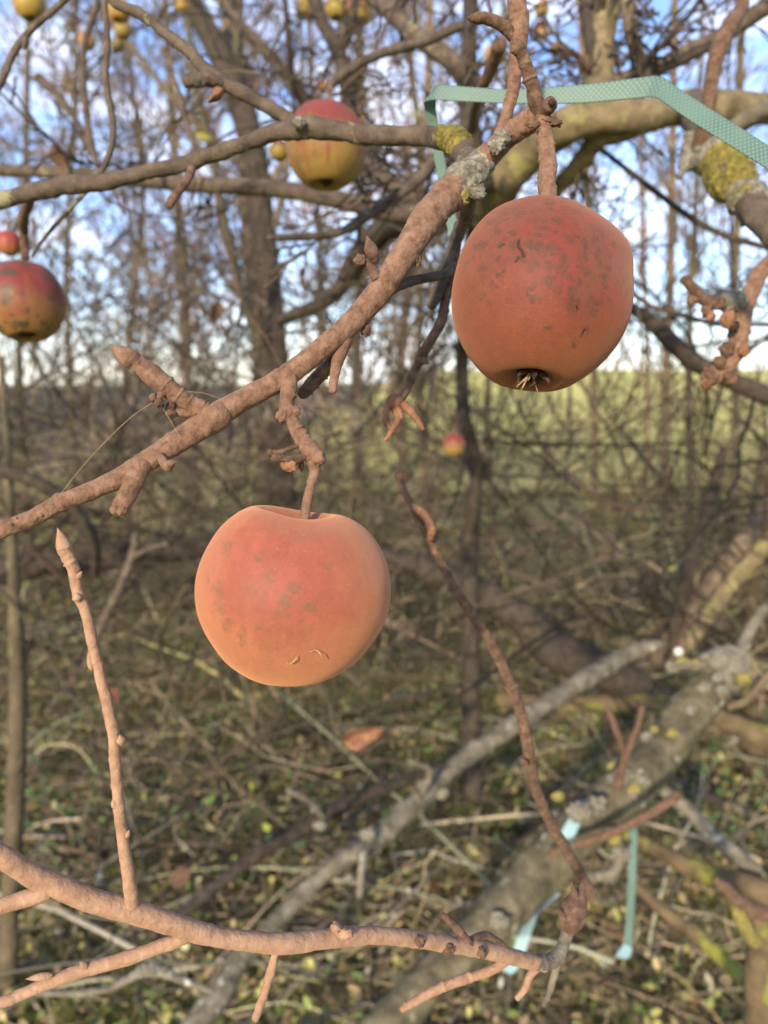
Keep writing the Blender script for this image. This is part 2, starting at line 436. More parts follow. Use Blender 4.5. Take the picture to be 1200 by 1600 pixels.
# far wood beyond the fields: one mass
g = np.random.default_rng(5)
def wood(n, x0, x1, y0, y1, h0, h1, k1, k2, k3, rmin):
    xs = g.uniform(x0, x1, n); ys = g.uniform(y0, y1, n); hs = g.uniform(h0, h1, n)
    keep_ = (xs < 1.5) | (g.uniform(0, 1, n) < .4); xs, ys, hs = xs[keep_], ys[keep_], hs[keep_]; n = len(xs)
    npt = 8; P = np.zeros((n, npt, 3)); d = g.normal(0, .03, (n, 2))
    for i in range(npt):
        t = i / (npt - 1); P[:, i, 0] = xs + d[:, 0] * hs * t + g.normal(0, .07, n) * (i > 0); P[:, i, 1] = ys + d[:, 1] * hs * t; P[:, i, 2] = hs * t
    R = (hs * .0042)[:, None] * np.linspace(1.0, .25, npt)[None]
    a = grow(g, P, R, k1, .40, .95, 7, .6, .10, .20, .14)
    b = grow(g, *a, k2, .45, .85, 5, .65, .04, .26, .15)
    c = grow(g, *b, k3, .5, .85, 4, .7, .0, .3, .2)
    return [(P, R), a, b, c]
w1 = wood(48, -26, 26, 16, 36, 9, 16, 17, 6, 2, .006)
o = link('far_wood', twig_mesh('far_wood', w1, (.22, .15, .105), .25, 2, 3, .010), M['twigs'])
tag(o, kind='stuff')
# ------------------------------------------------------------------ bare trees one can tell apart
def tree_traced(label, tr, d, mat='trunk', seed=0, kk=(14, 7, 3), lf=.45, group='bare trees behind the apple tree', base=None, col=(.12, .095, .065), amp=.1):
    P, R = trace(tr, d); R = R * (.5 if mat == 'tan' else .95 if seed == 1 else .62)
    # carry the trunk down to the ground
    b = P[-1].copy(); P = np.vstack([P, [b[0] + .03, b[1], max(b[2] * .45, .3)], [b[0] + .05, b[1], -.1]]); R = np.concatenate([R, [R[-1] * 1.08, R[-1] * 1.3]])
    P, R = P[::-1], R[::-1]
    t = thing('bare_tree', label, 'tree', (P[0][0], P[0][1], 0), group)
    limb_world('trunk', P, R, mat, t, sides=14, step=.05, amp=R.mean() * amp, freq=.5 / R.mean(), seed=seed)
    g = np.random.default_rng(100 + seed)
    C = spline(np.column_stack([P, R]), 6); s = np.linspace(0, len(C) - 1, 10); C = np.column_stack([np.interp(s, np.arange(len(C)), C[:, k]) for k in range(4)])
    P0, R0 = C[None, :, :3], C[None, :, 3]
    lab_sparse = P[0][0] > 1.0
    if lab_sparse: kk = (max(kk[0] // 2, 6), kk[1], max(kk[2] - 2, 2))
    a = grow(g, P0, R0, kk[0], lf, .8, 7, .42, .25, .15, .22)
    bb = grow(g, *a, kk[1], .45, .75, 6, .6, .1, .22, .15)
    c = grow(g, *bb, kk[2], .5, .75, 5, .7, .05, .28, .2)
    link('crown', twig_mesh('crown', [a, bb, c], col, .25, seed, 4, (.0009 * d if lab_sparse else .0010 * d)), M['twigs'], t)
    return t

tree_traced('stout olive-brown trunk rising from the thicket between the upper left apples', [(215, -420, 20), (262, -160, 28), (300, 0, 36), (325, 50, 38), (350, 100, 42), (375, 165, 44), (395, 225, 42), (405, 300, 42), (415, 400, 42), (425, 500, 44), (432, 600, 46), (436, 700, 46)], 3.4, 'dark', 1, (16, 7, 4))
tree_traced('pale tan trunk standing straight behind the stout olive-brown one', [(372, -300, 16), (376, 0, 22), (380, 300, 28), (396, 480, 32), (406, 640, 34)], 6.5, 'tan', 2, (18, 6, 4), col=(.19, .14, .09))
tree_traced('broad tan trunk far behind the brown forked spur and dry bract', [(545, -260, 18), (560, 0, 24), (566, 250, 28), (560, 480, 30), (556, 640, 32)], 8.0, 'tan', 3, (18, 6, 4), col=(.19, .14, .09))
tree_traced('pale tan trunk seen just above the green strap corner', [(668, -260, 16), (672, 0, 24), (664, 200, 28), (640, 420, 30), (625, 600, 32)], 7.0, 'tan', 4, (18, 6, 4), col=(.19, .14, .09))
tree_traced('straight tan trunk at the meadow edge under the folded strap', [(1060, -340, 14), (1056, -100, 20), (1052, 150, 24), (1050, 300, 26), (1047, 450, 28), (1042, 560, 30), (1040, 660, 32)], 6.0, 'tan', 5, (18, 6, 3), col=(.19, .14, .09))
tree_traced('thin tan sapling standing close against the straight trunk at the meadow edge', [(990, -120, 6), (1002, 150, 10), (1006, 300, 12), (1008, 450, 14), (1012, 600, 16)], 6.6, 'tan', 6, (14, 5, 3), col=(.19, .14, .09))
tree_traced('olive sapling between the straight tan trunk and the knobbly spur', [(1100, -200, 8), (1095, 100, 12), (1088, 300, 15), (1080, 450, 18), (1076, 600, 19), (1078, 720, 20)], 5.0, 'trunk', 7, (14, 5, 3))
tree_traced('brown young tree behind the yellow-mossed limb', [(1160, -250, 14), (1158, 0, 20), (1152, 330, 20), (1146, 500, 20), (1150, 640, 20)], 5.4, 'trunk', 8, (16, 6, 4))
tree_traced('slender grey-brown tree beyond the scabbed green and red apple', [(52, -300, 10), (45, 0, 14), (38, 350, 16), (30, 560, 18), (40, 760, 18)], 4.2, 'trunk', 9, (16, 6, 4))
tree_traced('thin leaning tree in front of the white gap in the sky', [(150, -300, 8), (190, 0, 11), (222, 300, 14), (205, 500, 15), (190, 700, 16)], 4.6, 'trunk', 10, (16, 6, 4))
tree_traced('brown tree with reddish leaves behind the long bud', [(240, -260, 12), (262, 60, 18), (276, 300, 22), (290, 520, 24), (300, 700, 24)], 5.6, 'redbark', 11, (18, 6, 4), col=(.16, .11, .085))
tree_traced('forked young tree left of the scabby hanging apple', [(600, -240, 10), (640, 80, 16), (660, 300, 18), (655, 560, 20), (668, 760, 22)], 4.0, 'trunk', 12, (16, 6, 4))
tree_traced('grey-brown tree behind the stout mossy upright limb', [(880, -260, 12), (905, 0, 18), (915, 240, 22), (925, 500, 24), (930, 650, 24)], 7.4, 'tan', 13, (18, 6, 4), col=(.17, .13, .09))
tree_traced('dark slim tree half hidden by the scabby apple', [(770, -260, 10), (790, 100, 14), (775, 400, 16), (762, 640, 18), (770, 800, 18)], 4.4, 'trunk', 14, (14, 6, 4))
tree_traced('thin bare tree behind the hanging looped twig', [(110, -240, 9), (118, 100, 12), (104, 400, 14), (112, 640, 15), (118, 760, 16)], 5.2, 'trunk', 15, (16, 6, 4))
tree_traced('thin straight tree behind the red-topped apple in the fork', [(470, -240, 9), (486, 100, 14), (500, 400, 16), (505, 620, 18)], 6.2, 'trunk', 16, (16, 6, 4))

# ------------------------------------------------------------------ the apple tree whose limbs fill the middle distance
apt = thing('apple_tree', 'old apple tree with lichened limbs and a thin dark trunk behind the scabby apple', 'tree', at(735, 1120, 2.0))
def atl(name, tr, mat, d=None, seed=0, amp=.12, par=None, kink=0.0):
    P, R = trace(tr, d)
    V, Q, T = tube_geo(P, R, sides=16, step=R.mean() * .3, amp=R.mean() * amp * 1.3, freq=.55 / R.mean(), lumps=R.mean() * .15, seed=seed, kink=kink)
    return link(name, mesh_of(name, V, Q, T), M[mat], par or apt)
LIMBS = [
 ('trunk', [(738, 1240, 34, 2.0), (735, 1000, 30, 2.0), (735, 850, 26, 2.0), (740, 800, 24, 1.95), (742, 720, 22, 1.9), (725, 650, 22, 1.85), (722, 565, 22, 1.8), (728, 480, 26, 1.6), (745, 390, 40, 1.25), (765, 310, 62, .95)], 'dark', 1),
 ('limb', [(760, 330, 66, .98), (785, 280, 66, .9), (830, 235, 60, .86), (880, 198, 56, .82), (940, 182, 54, .8), (1000, 184, 50, .8), (1080, 168, 48, .82), (1200, 170, 44, .85), (1330, 160, 42, .9), (1560, 120, 40, 1.0), (1900, 60, 36, 1.2)], 'olive', 2),
 ('limb', [(765, 300, 60, .95), (700, 332, 54, 1.0), (620, 345, 44, 1.05), (560, 400, 34, 1.15), (520, 462, 24, 1.2), (440, 500, 16, 1.3)], 'dark', 3),
 ('limb', [(930, 195, 50, .81), (938, 150, 46, .82), (938, 100, 44, .84), (942, 45, 42, .86), (958, -20, 40, .88), (970, -120, 36, .9)], 'olive', 4),
 ('limb', [(932, 90, 30, .84), (922, 45, 26, .86), (918, 0, 24, .88), (914, -80, 20, .9)], 'dark', 5),
 ('limb', [(1300, -50, 26, .8), (1200, 10, 26, .82), (1130, 55, 26, .84), (1080, 80, 26, .84), (1030, 104, 24, .84), (960, 130, 24, .83)], 'brown', 6),
 ('limb', [(1000, 190, 40, .8), (945, 212, 30, .82), (920, 235, 28, .85), (880, 285, 26, .9), (820, 340, 22, 1.0)], 'olive', 7),
 ('limb', [(-80, 262, 18, .95), (0, 265, 18, .92), (150, 274, 20, .9), (300, 288, 24, .88), (420, 294, 26, .88), (520, 310, 26, .88), (620, 334, 30, .9), (720, 345, 34, .92)], 'brown', 8),
 ('limb', [(734, -90, 24, .9), (735, 0, 24, .88), (733, 60, 24, .86), (732, 130, 24, .84), (736, 200, 28, .84), (755, 290, 34, .88)], 'dark', 9),
 ('limb', [(540, -40, 26, .9), (600, 10, 26, .86), (650, 55, 28, .82), (710, 100, 28, .8), (735, 150, 26, .84)], 'brown', 10),
 ('limb', [(300, -60, 14, 1.5), (345, 0, 16, 1.45), (385, 50, 18, 1.4), (425, 90, 20, 1.4), (460, 135, 22, 1.35), (490, 175, 24, 1.3), (560, 250, 26, 1.2), (680, 335, 34, 1.02)], 'brown', 11),
 ('limb', [(480, -40, 20, 1.3), (500, 25, 20, 1.3), (525, 75, 22, 1.28), (540, 125, 24, 1.25), (548, 175, 24, 1.22), (575, 260, 26, 1.18)], 'dark', 12),
 ('limb', [(556, -10, 12, 1.26), (548, 40, 14, 1.26), (530, 85, 18, 1.27)], 'dark', 13),
 ('limb', [(440, -60, 9, 1.2), (445, 0, 10, 1.2), (450, 50, 11, 1.2), (455, 115, 12, 1.25), (470, 155, 12, 1.3)], 'dark', 14),
 ('limb', [(940, 470, 12, 1.5), (985, 480, 18, 1.45), (1030, 515, 26, 1.4), (1060, 545, 28, 1.4), (1110, 580, 28, 1.4), (1200, 620, 30, 1.4), (1320, 680, 32, 1.4), (1700, 860, 36, 1.4)], 'dark', 15),
 ('limb', [(880, 190, 14, .84), (937, 232, 8, .9), (1012, 290, 9, .95), (1075, 337, 10, 1.0), (1125, 365, 10, 1.0), (1200, 387, 10, 1.0), (1290, 410, 12, 1.0)], 'dark', 16),
 ('limb', [(1080, 165, 46, .82), (1100, 215, 44, .7), (1120, 245, 48, .58), (1140, 275, 52, .54), (1165, 310, 48, .52), (1200, 352, 46, .50), (1260, 420, 44, .48), (1380, 560, 42, .47), (1560, 700, 40, .47)], 'brown', 17),
 ('limb', [(1160, -60, 22, .6), (1160, 5, 22, .58), (1140, 40, 26, .56), (1120, 85, 26, .56), (1108, 160, 20, .56), (1098, 230, 34, .58), (1112, 250, 38, .58)], 'rusty', 18),
 ('limb', [(985, -60, 16, .8), (980, 0, 18, .8), (985, 50, 20, .8), (1000, 95, 22, .82), (1008, 120, 20, .83)], 'redbark', 19),
 ('limb', [(1560, 60, 24, .55), (1380, 110, 24, .55), (1260, 150, 24, .55), (1200, 172, 24, .56), (1150, 198, 28, .58), (1110, 235, 28, .6)], 'grey', 20),
 ('limb', [(690, 220, 20, .75), (680, 250, 20, .72), (640, 292, 18, .7), (570, 340, 16, .68), (520, 366, 13, .66), (420, 372, 9, .62)], 'brown', 21),
 ('limb', [(780, 70, 24, .5), (770, 100, 20, .52), (752, 140, 16, .55), (742, 170, 14, .6), (738, 200, 18, .7)], 'rusty', 22),
]
for nm, tr, mt, sd in LIMBS: atl(nm, tr, mt, None, sd)
crust('moss_patch', apt, *trace([(1128, 256, 54, .56), (1146, 284, 58, .535), (1160, 304, 50, .522)]), 'moss', 3, .5)
crust('lichen_patch', apt, *trace([(1160, 304, 50, .522), (1170, 318, 50, .518), (1178, 327, 46, .513)]), 'lichen_grey', 4, .6)
crust('lichen_patch', apt, *trace([(1084, 228, 30, .6), (1076, 250, 26, .585), (1066, 268, 10, .58)]), 'lichen_grey', 5, .8)
crust('lichen_patch', apt, *trace([(1100, 242, 44, .59), (1120, 248, 48, .57)]), 'lichen_grey', 6, .6)

# fine twigs sprung from those limbs: the apple tree's crown
g = np.random.default_rng(21)
base = []
for nm, tr, mt, sd in LIMBS:
    P, R = trace(tr); C = spline(np.column_stack([P, R]), 5); s = np.linspace(0, len(C) - 1, 12)
    base.append(np.column_stack([np.interp(s, np.arange(len(C)), C[:, k]) for k in range(4)]))
base = np.array(base); P0, R0 = base[..., :3], base[..., 3]
def beyond(set_, dmin):
    P, R = set_; dep = ((P - CAM) @ FW).min(1); ok = dep > dmin; return P[ok], R[ok]
a = beyond(grow(g, P0, R0, 10, .6, .95, 9, .23, .06, .2, .1), .62)
b = beyond(grow(g, *a, 5, .55, .85, 7, .65, .04, .22, .15), .62)
c = beyond(grow(g, *b, 2, .5, .8, 6, .7, .05, .25, .2), .62)
crown = link('crown', twig_mesh('crown', [a, b, c], (.055, .042, .03), .35, 4, 5, .0011), M['twigs'], apt)

# ------------------------------------------------------------------ fallen and leaning wood
def log(name, label, cat, tr, mat, seed, d=None, group=None, crumb=1.0):
    P, R = trace(tr, d); t = thing(name, label, cat, P[0], group)
    V, Q, T = tube_geo(P, R, sides=36, step=R.mean() * .12, amp=R.mean() * .20 * crumb, freq=.8 / R.mean(), lumps=R.mean() * .14 * crumb, seed=seed)
    link('wood', mesh_of('wood', V, Q, T), M[mat], t); return t
def sub(t, tr, mat, seed, d=None, name='twig', **k):
    P, R = trace(tr, d)
    V, Q, T = tube_geo(P, R, sides=12, step=R.mean() * .35, amp=R.mean() * .22, freq=.6 / R.mean(), lumps=R.mean() * .3, seed=seed, **k)
    return link(name, mesh_of(name, V, Q, T), M[mat], t)

big = log('dead_limb', 'thick grey-green dead limb with a cut end and the strap tied round it', 'dead limb', [(1142, 1036, 51, 1.18), (1130, 1050, 58, 1.175), (1092, 1098, 63, 1.155), (1040, 1160, 67, 1.13), (1000, 1212, 72, 1.1), (905, 1296, 74, 1.07), (828, 1378, 72, 1.04), (755, 1455, 67, 1.0), (655, 1552, 63, .97), (595, 1612, 62, .95), (480, 1740, 60, .92)], 'greenlimb', 31)
crust('lichen_patch', big, *trace([(1122, 1058, 62, 1.17), (1136, 1042, 66, 1.18), (1146, 1032, 54, 1.185)]), 'lichen_grey', 7, .25)
for i, (x, y, dd, s, m_) in enumerate([(1022, 1140, 1.085, 8, 'lichen_yellow'), (1050, 1146, 1.085, 9, 'lichen_yellow'), (1010, 1150, 1.08, 8, 'lichen_grey'), (968, 1215, 1.04, 14, 'lichen_grey'), (1002, 1222, 1.05, 11, 'lichen_grey'), (992, 1232, 1.045, 9, 'lichen_yellow'), (960, 1312, .99, 11, 'lichen_yellow'), (970, 1335, .99, 12, 'lichen_grey'), (948, 1368, .99, 12, 'lichen_grey'), (905, 1270, .99, 16, 'lichen_grey'), (930, 1258, 1.01, 15, 'lichen_grey'), (780, 1440, .96, 14, 'lichen_grey'), (872, 1245, 1.0, 10, 'lichen_yellow'), (1128, 1078, 1.10, 8, 'lichen_grey'), (1178, 1074, 1.12, 7, 'lichen_yellow'), (1058, 1186, 1.08, 5, 'lichen_grey'), (1000, 1255, 1.05, 7, 'lichen_grey')]):
    blob('lichen_patch', big, at(x, y, dd + .014), s * (.7 if 'yellow' in m_ else .9) * dd / FPX, m_, 1.0, 2.6, i, 52, (1.2, .5, 1))
sub(big, [(966, 1226, 16, 1.05), (974, 1190, 12, 1.04), (984, 1165, 10, 1.03), (998, 1130, 9, 1.02), (1003, 1106, 9, 1.02)], 'rusty', 1)
sub(big, [(977, 1186, 10, 1.04), (966, 1150, 9, 1.03), (952, 1112, 9, 1.03)], 'rusty', 2)
sub(big, [(860, 1335, 12, .99), (892, 1322, 11, .97), (940, 1308, 12, .95), (1000, 1280, 13, .93), (1040, 1256, 14, .92), (1060, 1242, 13, .91)], 'rusty', 3)
sub(big, [(1140, 1104, 12, 1.12), (1165, 1095, 11, 1.1), (1186, 1072, 10, 1.1), (1215, 1040, 9, 1.1)], 'tan', 4)
sub(big, [(955, 1300, 20, 1.03), (968, 1330, 16, 1.01), (958, 1362, 15, 1.0), (920, 1372, 18, 1.0)], 'grey', 5)

sub(big, [(1140, 1040, 30, 1.18), (1158, 1015, 22, 1.19), (1172, 985, 16, 1.2), (1196, 950, 12, 1.22)], 'grey', 11)
sub(big, [(1130, 1042, 18, 1.17), (1112, 1036, 14, 1.16), (1080, 1040, 11, 1.15), (1048, 1040, 9, 1.15)], 'grey', 12)
sub(big, [(1150, 1060, 14, 1.16), (1168, 1066, 12, 1.15), (1188, 1060, 10, 1.14)], 'grey', 13)
for i, (x, y, dd, s, m_) in enumerate([(1066, 1038, 1.14, 9, 'lichen_yellow'), (1050, 1042, 1.14, 9, 'lichen_grey'), (1086, 1038, 1.14, 8, 'lichen_yellow'), (1122, 1036, 1.13, 13, 'lichen_grey'), (1146, 1034, 1.14, 12, 'lichen_grey'), (1104, 1030, 1.15, 9, 'lichen_grey'), (1162, 1060, 1.13, 9, 'lichen_yellow'), (1100, 1075, 1.11, 9, 'lichen_grey'), (1120, 1060, 1.11, 7, 'lichen_grey'), (1080, 1110, 1.10, 7, 'lichen_grey')]):
    blob('lichen_patch', big, at(x, y, dd + .012), s * dd / FPX, m_, .85, 2.6, 60 + i, 44, (1.2, .5, 1))

grey = log('dead_branch', 'long grey lichen-spotted dead branch slanting toward the bottom edge below the peach apple', 'dead branch', [(1040, 1006, 10, 1.9), (1018, 1010, 16, 1.9), (980, 1022, 26, 1.88), (920, 1058, 28, 1.8), (820, 1122, 28, 1.68), (710, 1197, 27, 1.56), (600, 1300, 32, 1.42), (525, 1350, 28, 1.36), (450, 1420, 27, 1.3), (415, 1460, 28, 1.26), (375, 1500, 32, 1.22), (345, 1550, 38, 1.18), (300, 1612, 40, 1.14), (220, 1720, 42, 1.1)], 'grey', 32)
for i, (x, y, dd, s) in enumerate([(660, 1228, 1.49, 9), (690, 1240, 1.5, 8), (575, 1305, 1.37, 10), (500, 1290, 1.42, 8), (545, 1372, 1.33, 6)]): blob('lichen_patch', grey, at(x, y, dd), s * dd / FPX, 'lichen_grey', .7, 2.2, 30 + i, 36, (1.2, .5, 1))
sub(grey, [(600, 1300, 14, 1.42), (570, 1330, 12, 1.36), (562, 1400, 10, 1.34)], 'grey', 6)
sub(grey, [(655, 1245, 16, 1.48), (672, 1205, 10, 1.44), (640, 1190, 8, 1.42)], 'grey', 61)
st = log('dead_branch', 'dark thin stick lying below the red dead leaf, above the grey branch', 'dead branch', [(240, 1460, 14, 1.25), (280, 1430, 18, 1.3), (398, 1338, 22, 1.4), (470, 1296, 24, 1.48), (528, 1262, 24, 1.54), (620, 1223, 20, 1.64), (760, 1180, 14, 1.8)], 'dark', 33)
sub(st, [(505, 1275, 10, 1.5), (480, 1250, 10, 1.46), (450, 1235, 8, 1.44)], 'grey', 7)
log('dead_branch', 'dark fallen limb running level behind the peach-coloured apple', 'dead branch', [(-140, 925, 46, 1.9), (0, 893, 44, 1.95), (120, 872, 40, 2.0), (240, 862, 40, 2.05), (330, 852, 38, 2.1), (450, 850, 36, 2.15), (610, 876, 38, 2.15), (675, 893, 40, 2.1), (740, 922, 46, 2.05), (810, 962, 52, 2.0), (860, 1012, 60, 2.0), (930, 1045, 60, 2.0), (1000, 1075, 50, 2.05)], 'dark', 34)
log('dead_branch', 'brown mossy log lying level under the grey branch and cut limb', 'dead branch', [(780, 1092, 19, 2.1), (870, 1100, 25, 2.05), (1000, 1098, 27, 2.0), (1090, 1108, 31, 1.95), (1140, 1130, 33, 1.9), (1200, 1155, 36, 1.85), (1320, 1200, 37, 1.8)], 'mossy', 35)
log('dead_branch', 'pale leaning trunk with a bright lit side beside the snowberry', 'dead branch', [(1290, 690, 44, 2.5), (1240, 755, 42, 2.45), (1190, 818, 42, 2.4), (1130, 895, 40, 2.35), (1085, 955, 38, 2.3), (1030, 1030, 36, 2.25)], 'redbark', 36)
log('dead_branch', 'slim olive stem crossing in front of the pale leaning trunk', 'dead branch', [(1260, 790, 24, 2.1), (1190, 860, 26, 2.1), (1140, 915, 26, 2.1), (1090, 985, 24, 2.1), (1050, 1040, 22, 2.1)], 'olive', 37)
log('dead_branch', 'upright reddish dead stem behind the cut end of the limb', 'dead branch', [(1200, 700, 22, 2.6), (1188, 800, 26, 2.6), (1180, 900, 28, 2.6), (1176, 1000, 30, 2.6), (1178, 1110, 34, 2.6), (1180, 1220, 38, 2.6)], 'trunk', 38)
log('dead_branch', 'thin dark stem rising beside the pale leaning trunk', 'dead branch', [(1130, 700, 14, 2.2), (1110, 780, 18, 2.2), (1085, 860, 20, 2.2), (1062, 950, 22, 2.2), (1052, 1030, 24, 2.2)], 'dark', 39)
log('dead_branch', 'dark bent branch low behind the dusty branch at its thin end', 'dead branch', [(-70, 722, 18, 1.2), (0, 736, 20, 1.2), (50, 750, 20, 1.2), (95, 775, 20, 1.22), (130, 812, 18, 1.25), (148, 850, 16, 1.3), (150, 900, 12, 1.4)], 'dark', 40)
t = log('dead_branch', 'crooked brown twig between the bud-tipped shoot and the peach-coloured apple', 'dead branch', [(212, 835, 9, 1.3), (206, 870, 13, 1.3), (185, 925, 15, 1.3), (160, 975, 13, 1.32), (135, 1040, 11, 1.35)], 'brown', 41)
sub(t, [(205, 872, 9, 1.3), (232, 858, 8, 1.28), (262, 850, 6, 1.26)], 'brown', 8)
t = log('dead_branch', 'short pale lichen-crusted twig over the litter under the bud-tipped shoot', 'dead branch', [(60, 1552, 8, .8), (120, 1552, 10, .8), (170, 1545, 11, .8), (200, 1530, 12, .8), (235, 1514, 15, .8), (275, 1528, 12, .8), (330, 1548, 9, .8)], 'grey', 42)
crust('lichen_patch', t, *trace([(215, 1522, 15, .8), (235, 1514, 18, .8), (258, 1520, 15, .8)]), 'lichen_grey', 8, .7)
mk = log('mossy_stump', 'dark olive mossy stump with a forked dry twig leaning on its top', 'stump', [(1186, 1430, 19, .95), (1190, 1470, 38, .95), (1192, 1520, 52, .95), (1196, 1580, 60, .95), (1200, 1680, 68, .95)], 'mossy', 43)
sub(mk, [(1260, 1452, 24, .86), (1200, 1430, 26, .86), (1172, 1420, 24, .86), (1150, 1405, 22, .85), (1135, 1388, 18, .84), (1118, 1375, 12, .83)], 'rusty', 9)
sub(mk, [(1150, 1405, 16, .85), (1160, 1440, 22, .87), (1178, 1470, 24, .9)], 'lichen_yellow', 10)
log('dead_branch', 'tan mossy log lying beyond the dangling strap tail', 'dead branch', [(980, 1305, 15, 1.55), (1030, 1330, 24, 1.5), (1080, 1355, 27, 1.45), (1140, 1375, 31, 1.4), (1220, 1400, 35, 1.35)], 'mossy', 44)
log('dead_branch', 'grey stick pointing down behind the orange-tipped twig', 'dead branch', [(1030, 1230, 18, 1.5), (1080, 1270, 22, 1.48), (1130, 1320, 24, 1.45), (1180, 1360, 24, 1.42)], 'grey', 45)
log('dead_branch', 'olive rotten branch low on the litter beside the mossy stump', 'dead branch', [(990, 1380, 15, 1.3), (1040, 1425, 20, 1.28), (1100, 1470, 22, 1.25), (1160, 1530, 22, 1.2)], 'mossy', 46)
tsap = log('sapling_stem', 'olive upright sapling stem at the edge behind the bud-tipped shoot', 'sapling', [(2, 560, 10, 1.75), (14, 760, 14, 1.65), (24, 960, 20, 1.6), (28, 1100, 25, 1.6), (22, 1300, 27, 1.6), (14, 1480, 28, 1.6), (10, 1700, 32, 1.6)], 'trunk', 47)
# snowberry
sb = thing('snowberry', 'small round white snowberry hanging by the cut end of the limb', 'berry', at(1060, 1018, 1.3))
blob('berry', sb, at(1060, 1018, 1.3), 7 * 1.3 / FPX, 'lichen_grey', .05, 2, 1, 30)
sb.children[0].data.materials.clear()
mw, tw, bw = mat_new('white_berry_skin'); bw.inputs['Base Color'].default_value = (.55, .54, .52, 1); bw.inputs['Roughness'].default_value = .4
sb.children[0].data.materials.append(mw)
sub(sb, [(1060, 1012, 3, 1.3), (1068, 985, 3, 1.32), (1090, 960, 4, 1.35)], 'rusty', 3, name='stalk')

# ------------------------------------------------------------------ undergrowth, litter, grass
g = np.random.default_rng(77)
def gz(x, y): return .03 + .04 * fbm(np.stack([x * .9, y * .9, x * 0], -1), 3, 3) * sstep(16, 10, y)
def canes(n, y0, y1, h0, h1, npt=9, r=.003, spreadx=.62, pw=1.0):
    y = y0 + (y1 - y0) * g.uniform(0, 1, n) ** pw; x = g.uniform(-1, 1, n) * (y * spreadx + .4)
    az = g.uniform(0, 2 * np.pi, n); h = g.uniform(h0, h1, n); run = h * g.uniform(.1, 1.6, n)
    t = np.linspace(0, 1, npt)
    bow = np.where(g.uniform(0, 1, n) < .55, 1.0, .35)[:, None]
    X = x[:, None] + np.cos(az)[:, None] * run[:, None] * t ** 1.3; Y = y[:, None] + np.sin(az)[:, None] * run[:, None] * t ** 1.3
    Z = gz(x, y)[:, None] - .03 + h[:, None] * (1.25 * t - .75 * bow * t ** 2.2)
    P = np.stack([X, Y, Z], -1); P[:, 1:] += np.cumsum(g.normal(0, .012, (n, npt - 1, 3)), 1) * h[:, None, None]
    return P, (r * g.uniform(.5, 1.6, n))[:, None] * np.linspace(1, .4, npt)[None]
def safe(s, m=.9):
    P, R = s; v = P - CAM; dep = (v @ FW).min(1); return P[dep > m], R[dep > m]

def tangle(n, p0, p1, d0, d1, l0, l1, r, npt=11):
    px = g.uniform(-250, 1450, n); py = p0 + (p1 - p0) * g.uniform(0, 1, n); dd = d0 + (d1 - d0) * g.uniform(0, 1, n) ** 1.2
    st = CAM + dd[:, None] * (FW + RT * ((px - 600) / FPX)[:, None] - UP * ((py - 800) / FPX)[:, None])
    ok = st[:, 2] > .08; st, dd = st[ok], dd[ok]; n = len(st)
    az = g.uniform(0, 2 * np.pi, n); el = g.normal(.1, .55, n); d = np.stack([np.cos(az) * np.cos(el), np.sin(az) * np.cos(el), np.sin(el)], -1)
    bend = g.normal(0, .17, (n, 3)); ln = g.uniform(l0, l1, n); pts = [st]
    for _ in range(npt - 1):
        d = norm(d + bend + g.normal(0, .07, (n, 3))); p = pts[-1] + d * (ln / (npt - 1))[:, None]; p[:, 2] = np.maximum(p[:, 2], .04); pts.append(p)
    P = np.stack(pts, 1); R = (r * g.uniform(.45, 1.2, n))[:, None] * np.linspace(1, .35, npt)[None]
    return safe((P, R), max(.95, d0 * .85))
def thicket(name, sets, col, var, seed, rmin, sides=5):
    o = link(name, twig_mesh(name, sets, col, var, seed, sides, rmin), M['twigs']); o['kind'] = 'stuff'
D0 = tangle(560, 640, 1120, 1.6, 5.5, .8, 2.0, .0054); D1 = safe(grow(g, *D0, 5, .5, .9, 8, .5, .06, .22), .95); D2 = safe(grow(g, *D1, 4, .5, .9, 6, .65, .05, .25), .95)
thicket('bramble_stems', [D0, D1, D2], (.046, .036, .024), .55, 16, .0014)
E0 = tangle(420, 640, 1250, 2.1, 5.5, .4, 1.0, .0038); E1 = safe(grow(g, *E0, 5, .5, .9, 8, .5, .06, .22), .95); E2 = safe(grow(g, *E1, 3, .5, .9, 6, .65, .05, .25), .95)
thicket('dead_twig_tangle', [E0, E1, E2], (.225, .185, .12), .35, 17, .0013)
A1 = safe(canes(520, 2.6, 12, .45, 1.35, r=.0048, pw=.7), 1.2); B1 = safe(grow(g, *A1, 5, .45, .9, 6, .6, .1, .25), 1.2)
thicket('undergrowth', [A1, B1], (.27, .245, .115), .45, 6, .0018)
A2 = safe(canes(1000, 1.2, 5.5, .06, .38, r=.0024), .7); B2 = safe(grow(g, *A2, 4, .5, 1.0, 5, .6, .1, .3), .7)
thicket('bramble_twigs', [A2, B2], (.27, .23, .135), .5, 7, .0010)
A3 = canes(200, 6, 13, .4, 1.25, r=.009); kp = (A3[0][:, 0, 0] < .5) | (g.uniform(0, 1, 200) < .5); A3 = (A3[0][kp], A3[1][kp]); B3 = grow(g, *A3, 5, .45, .9, 6, .6, .1, .25); C3 = grow(g, *B3, 3, .5, .9, 5, .7, .05, .3)
thicket('hedge_thicket', [A3, B3, C3], (.13, .105, .072), .5, 8, .0035, 3)

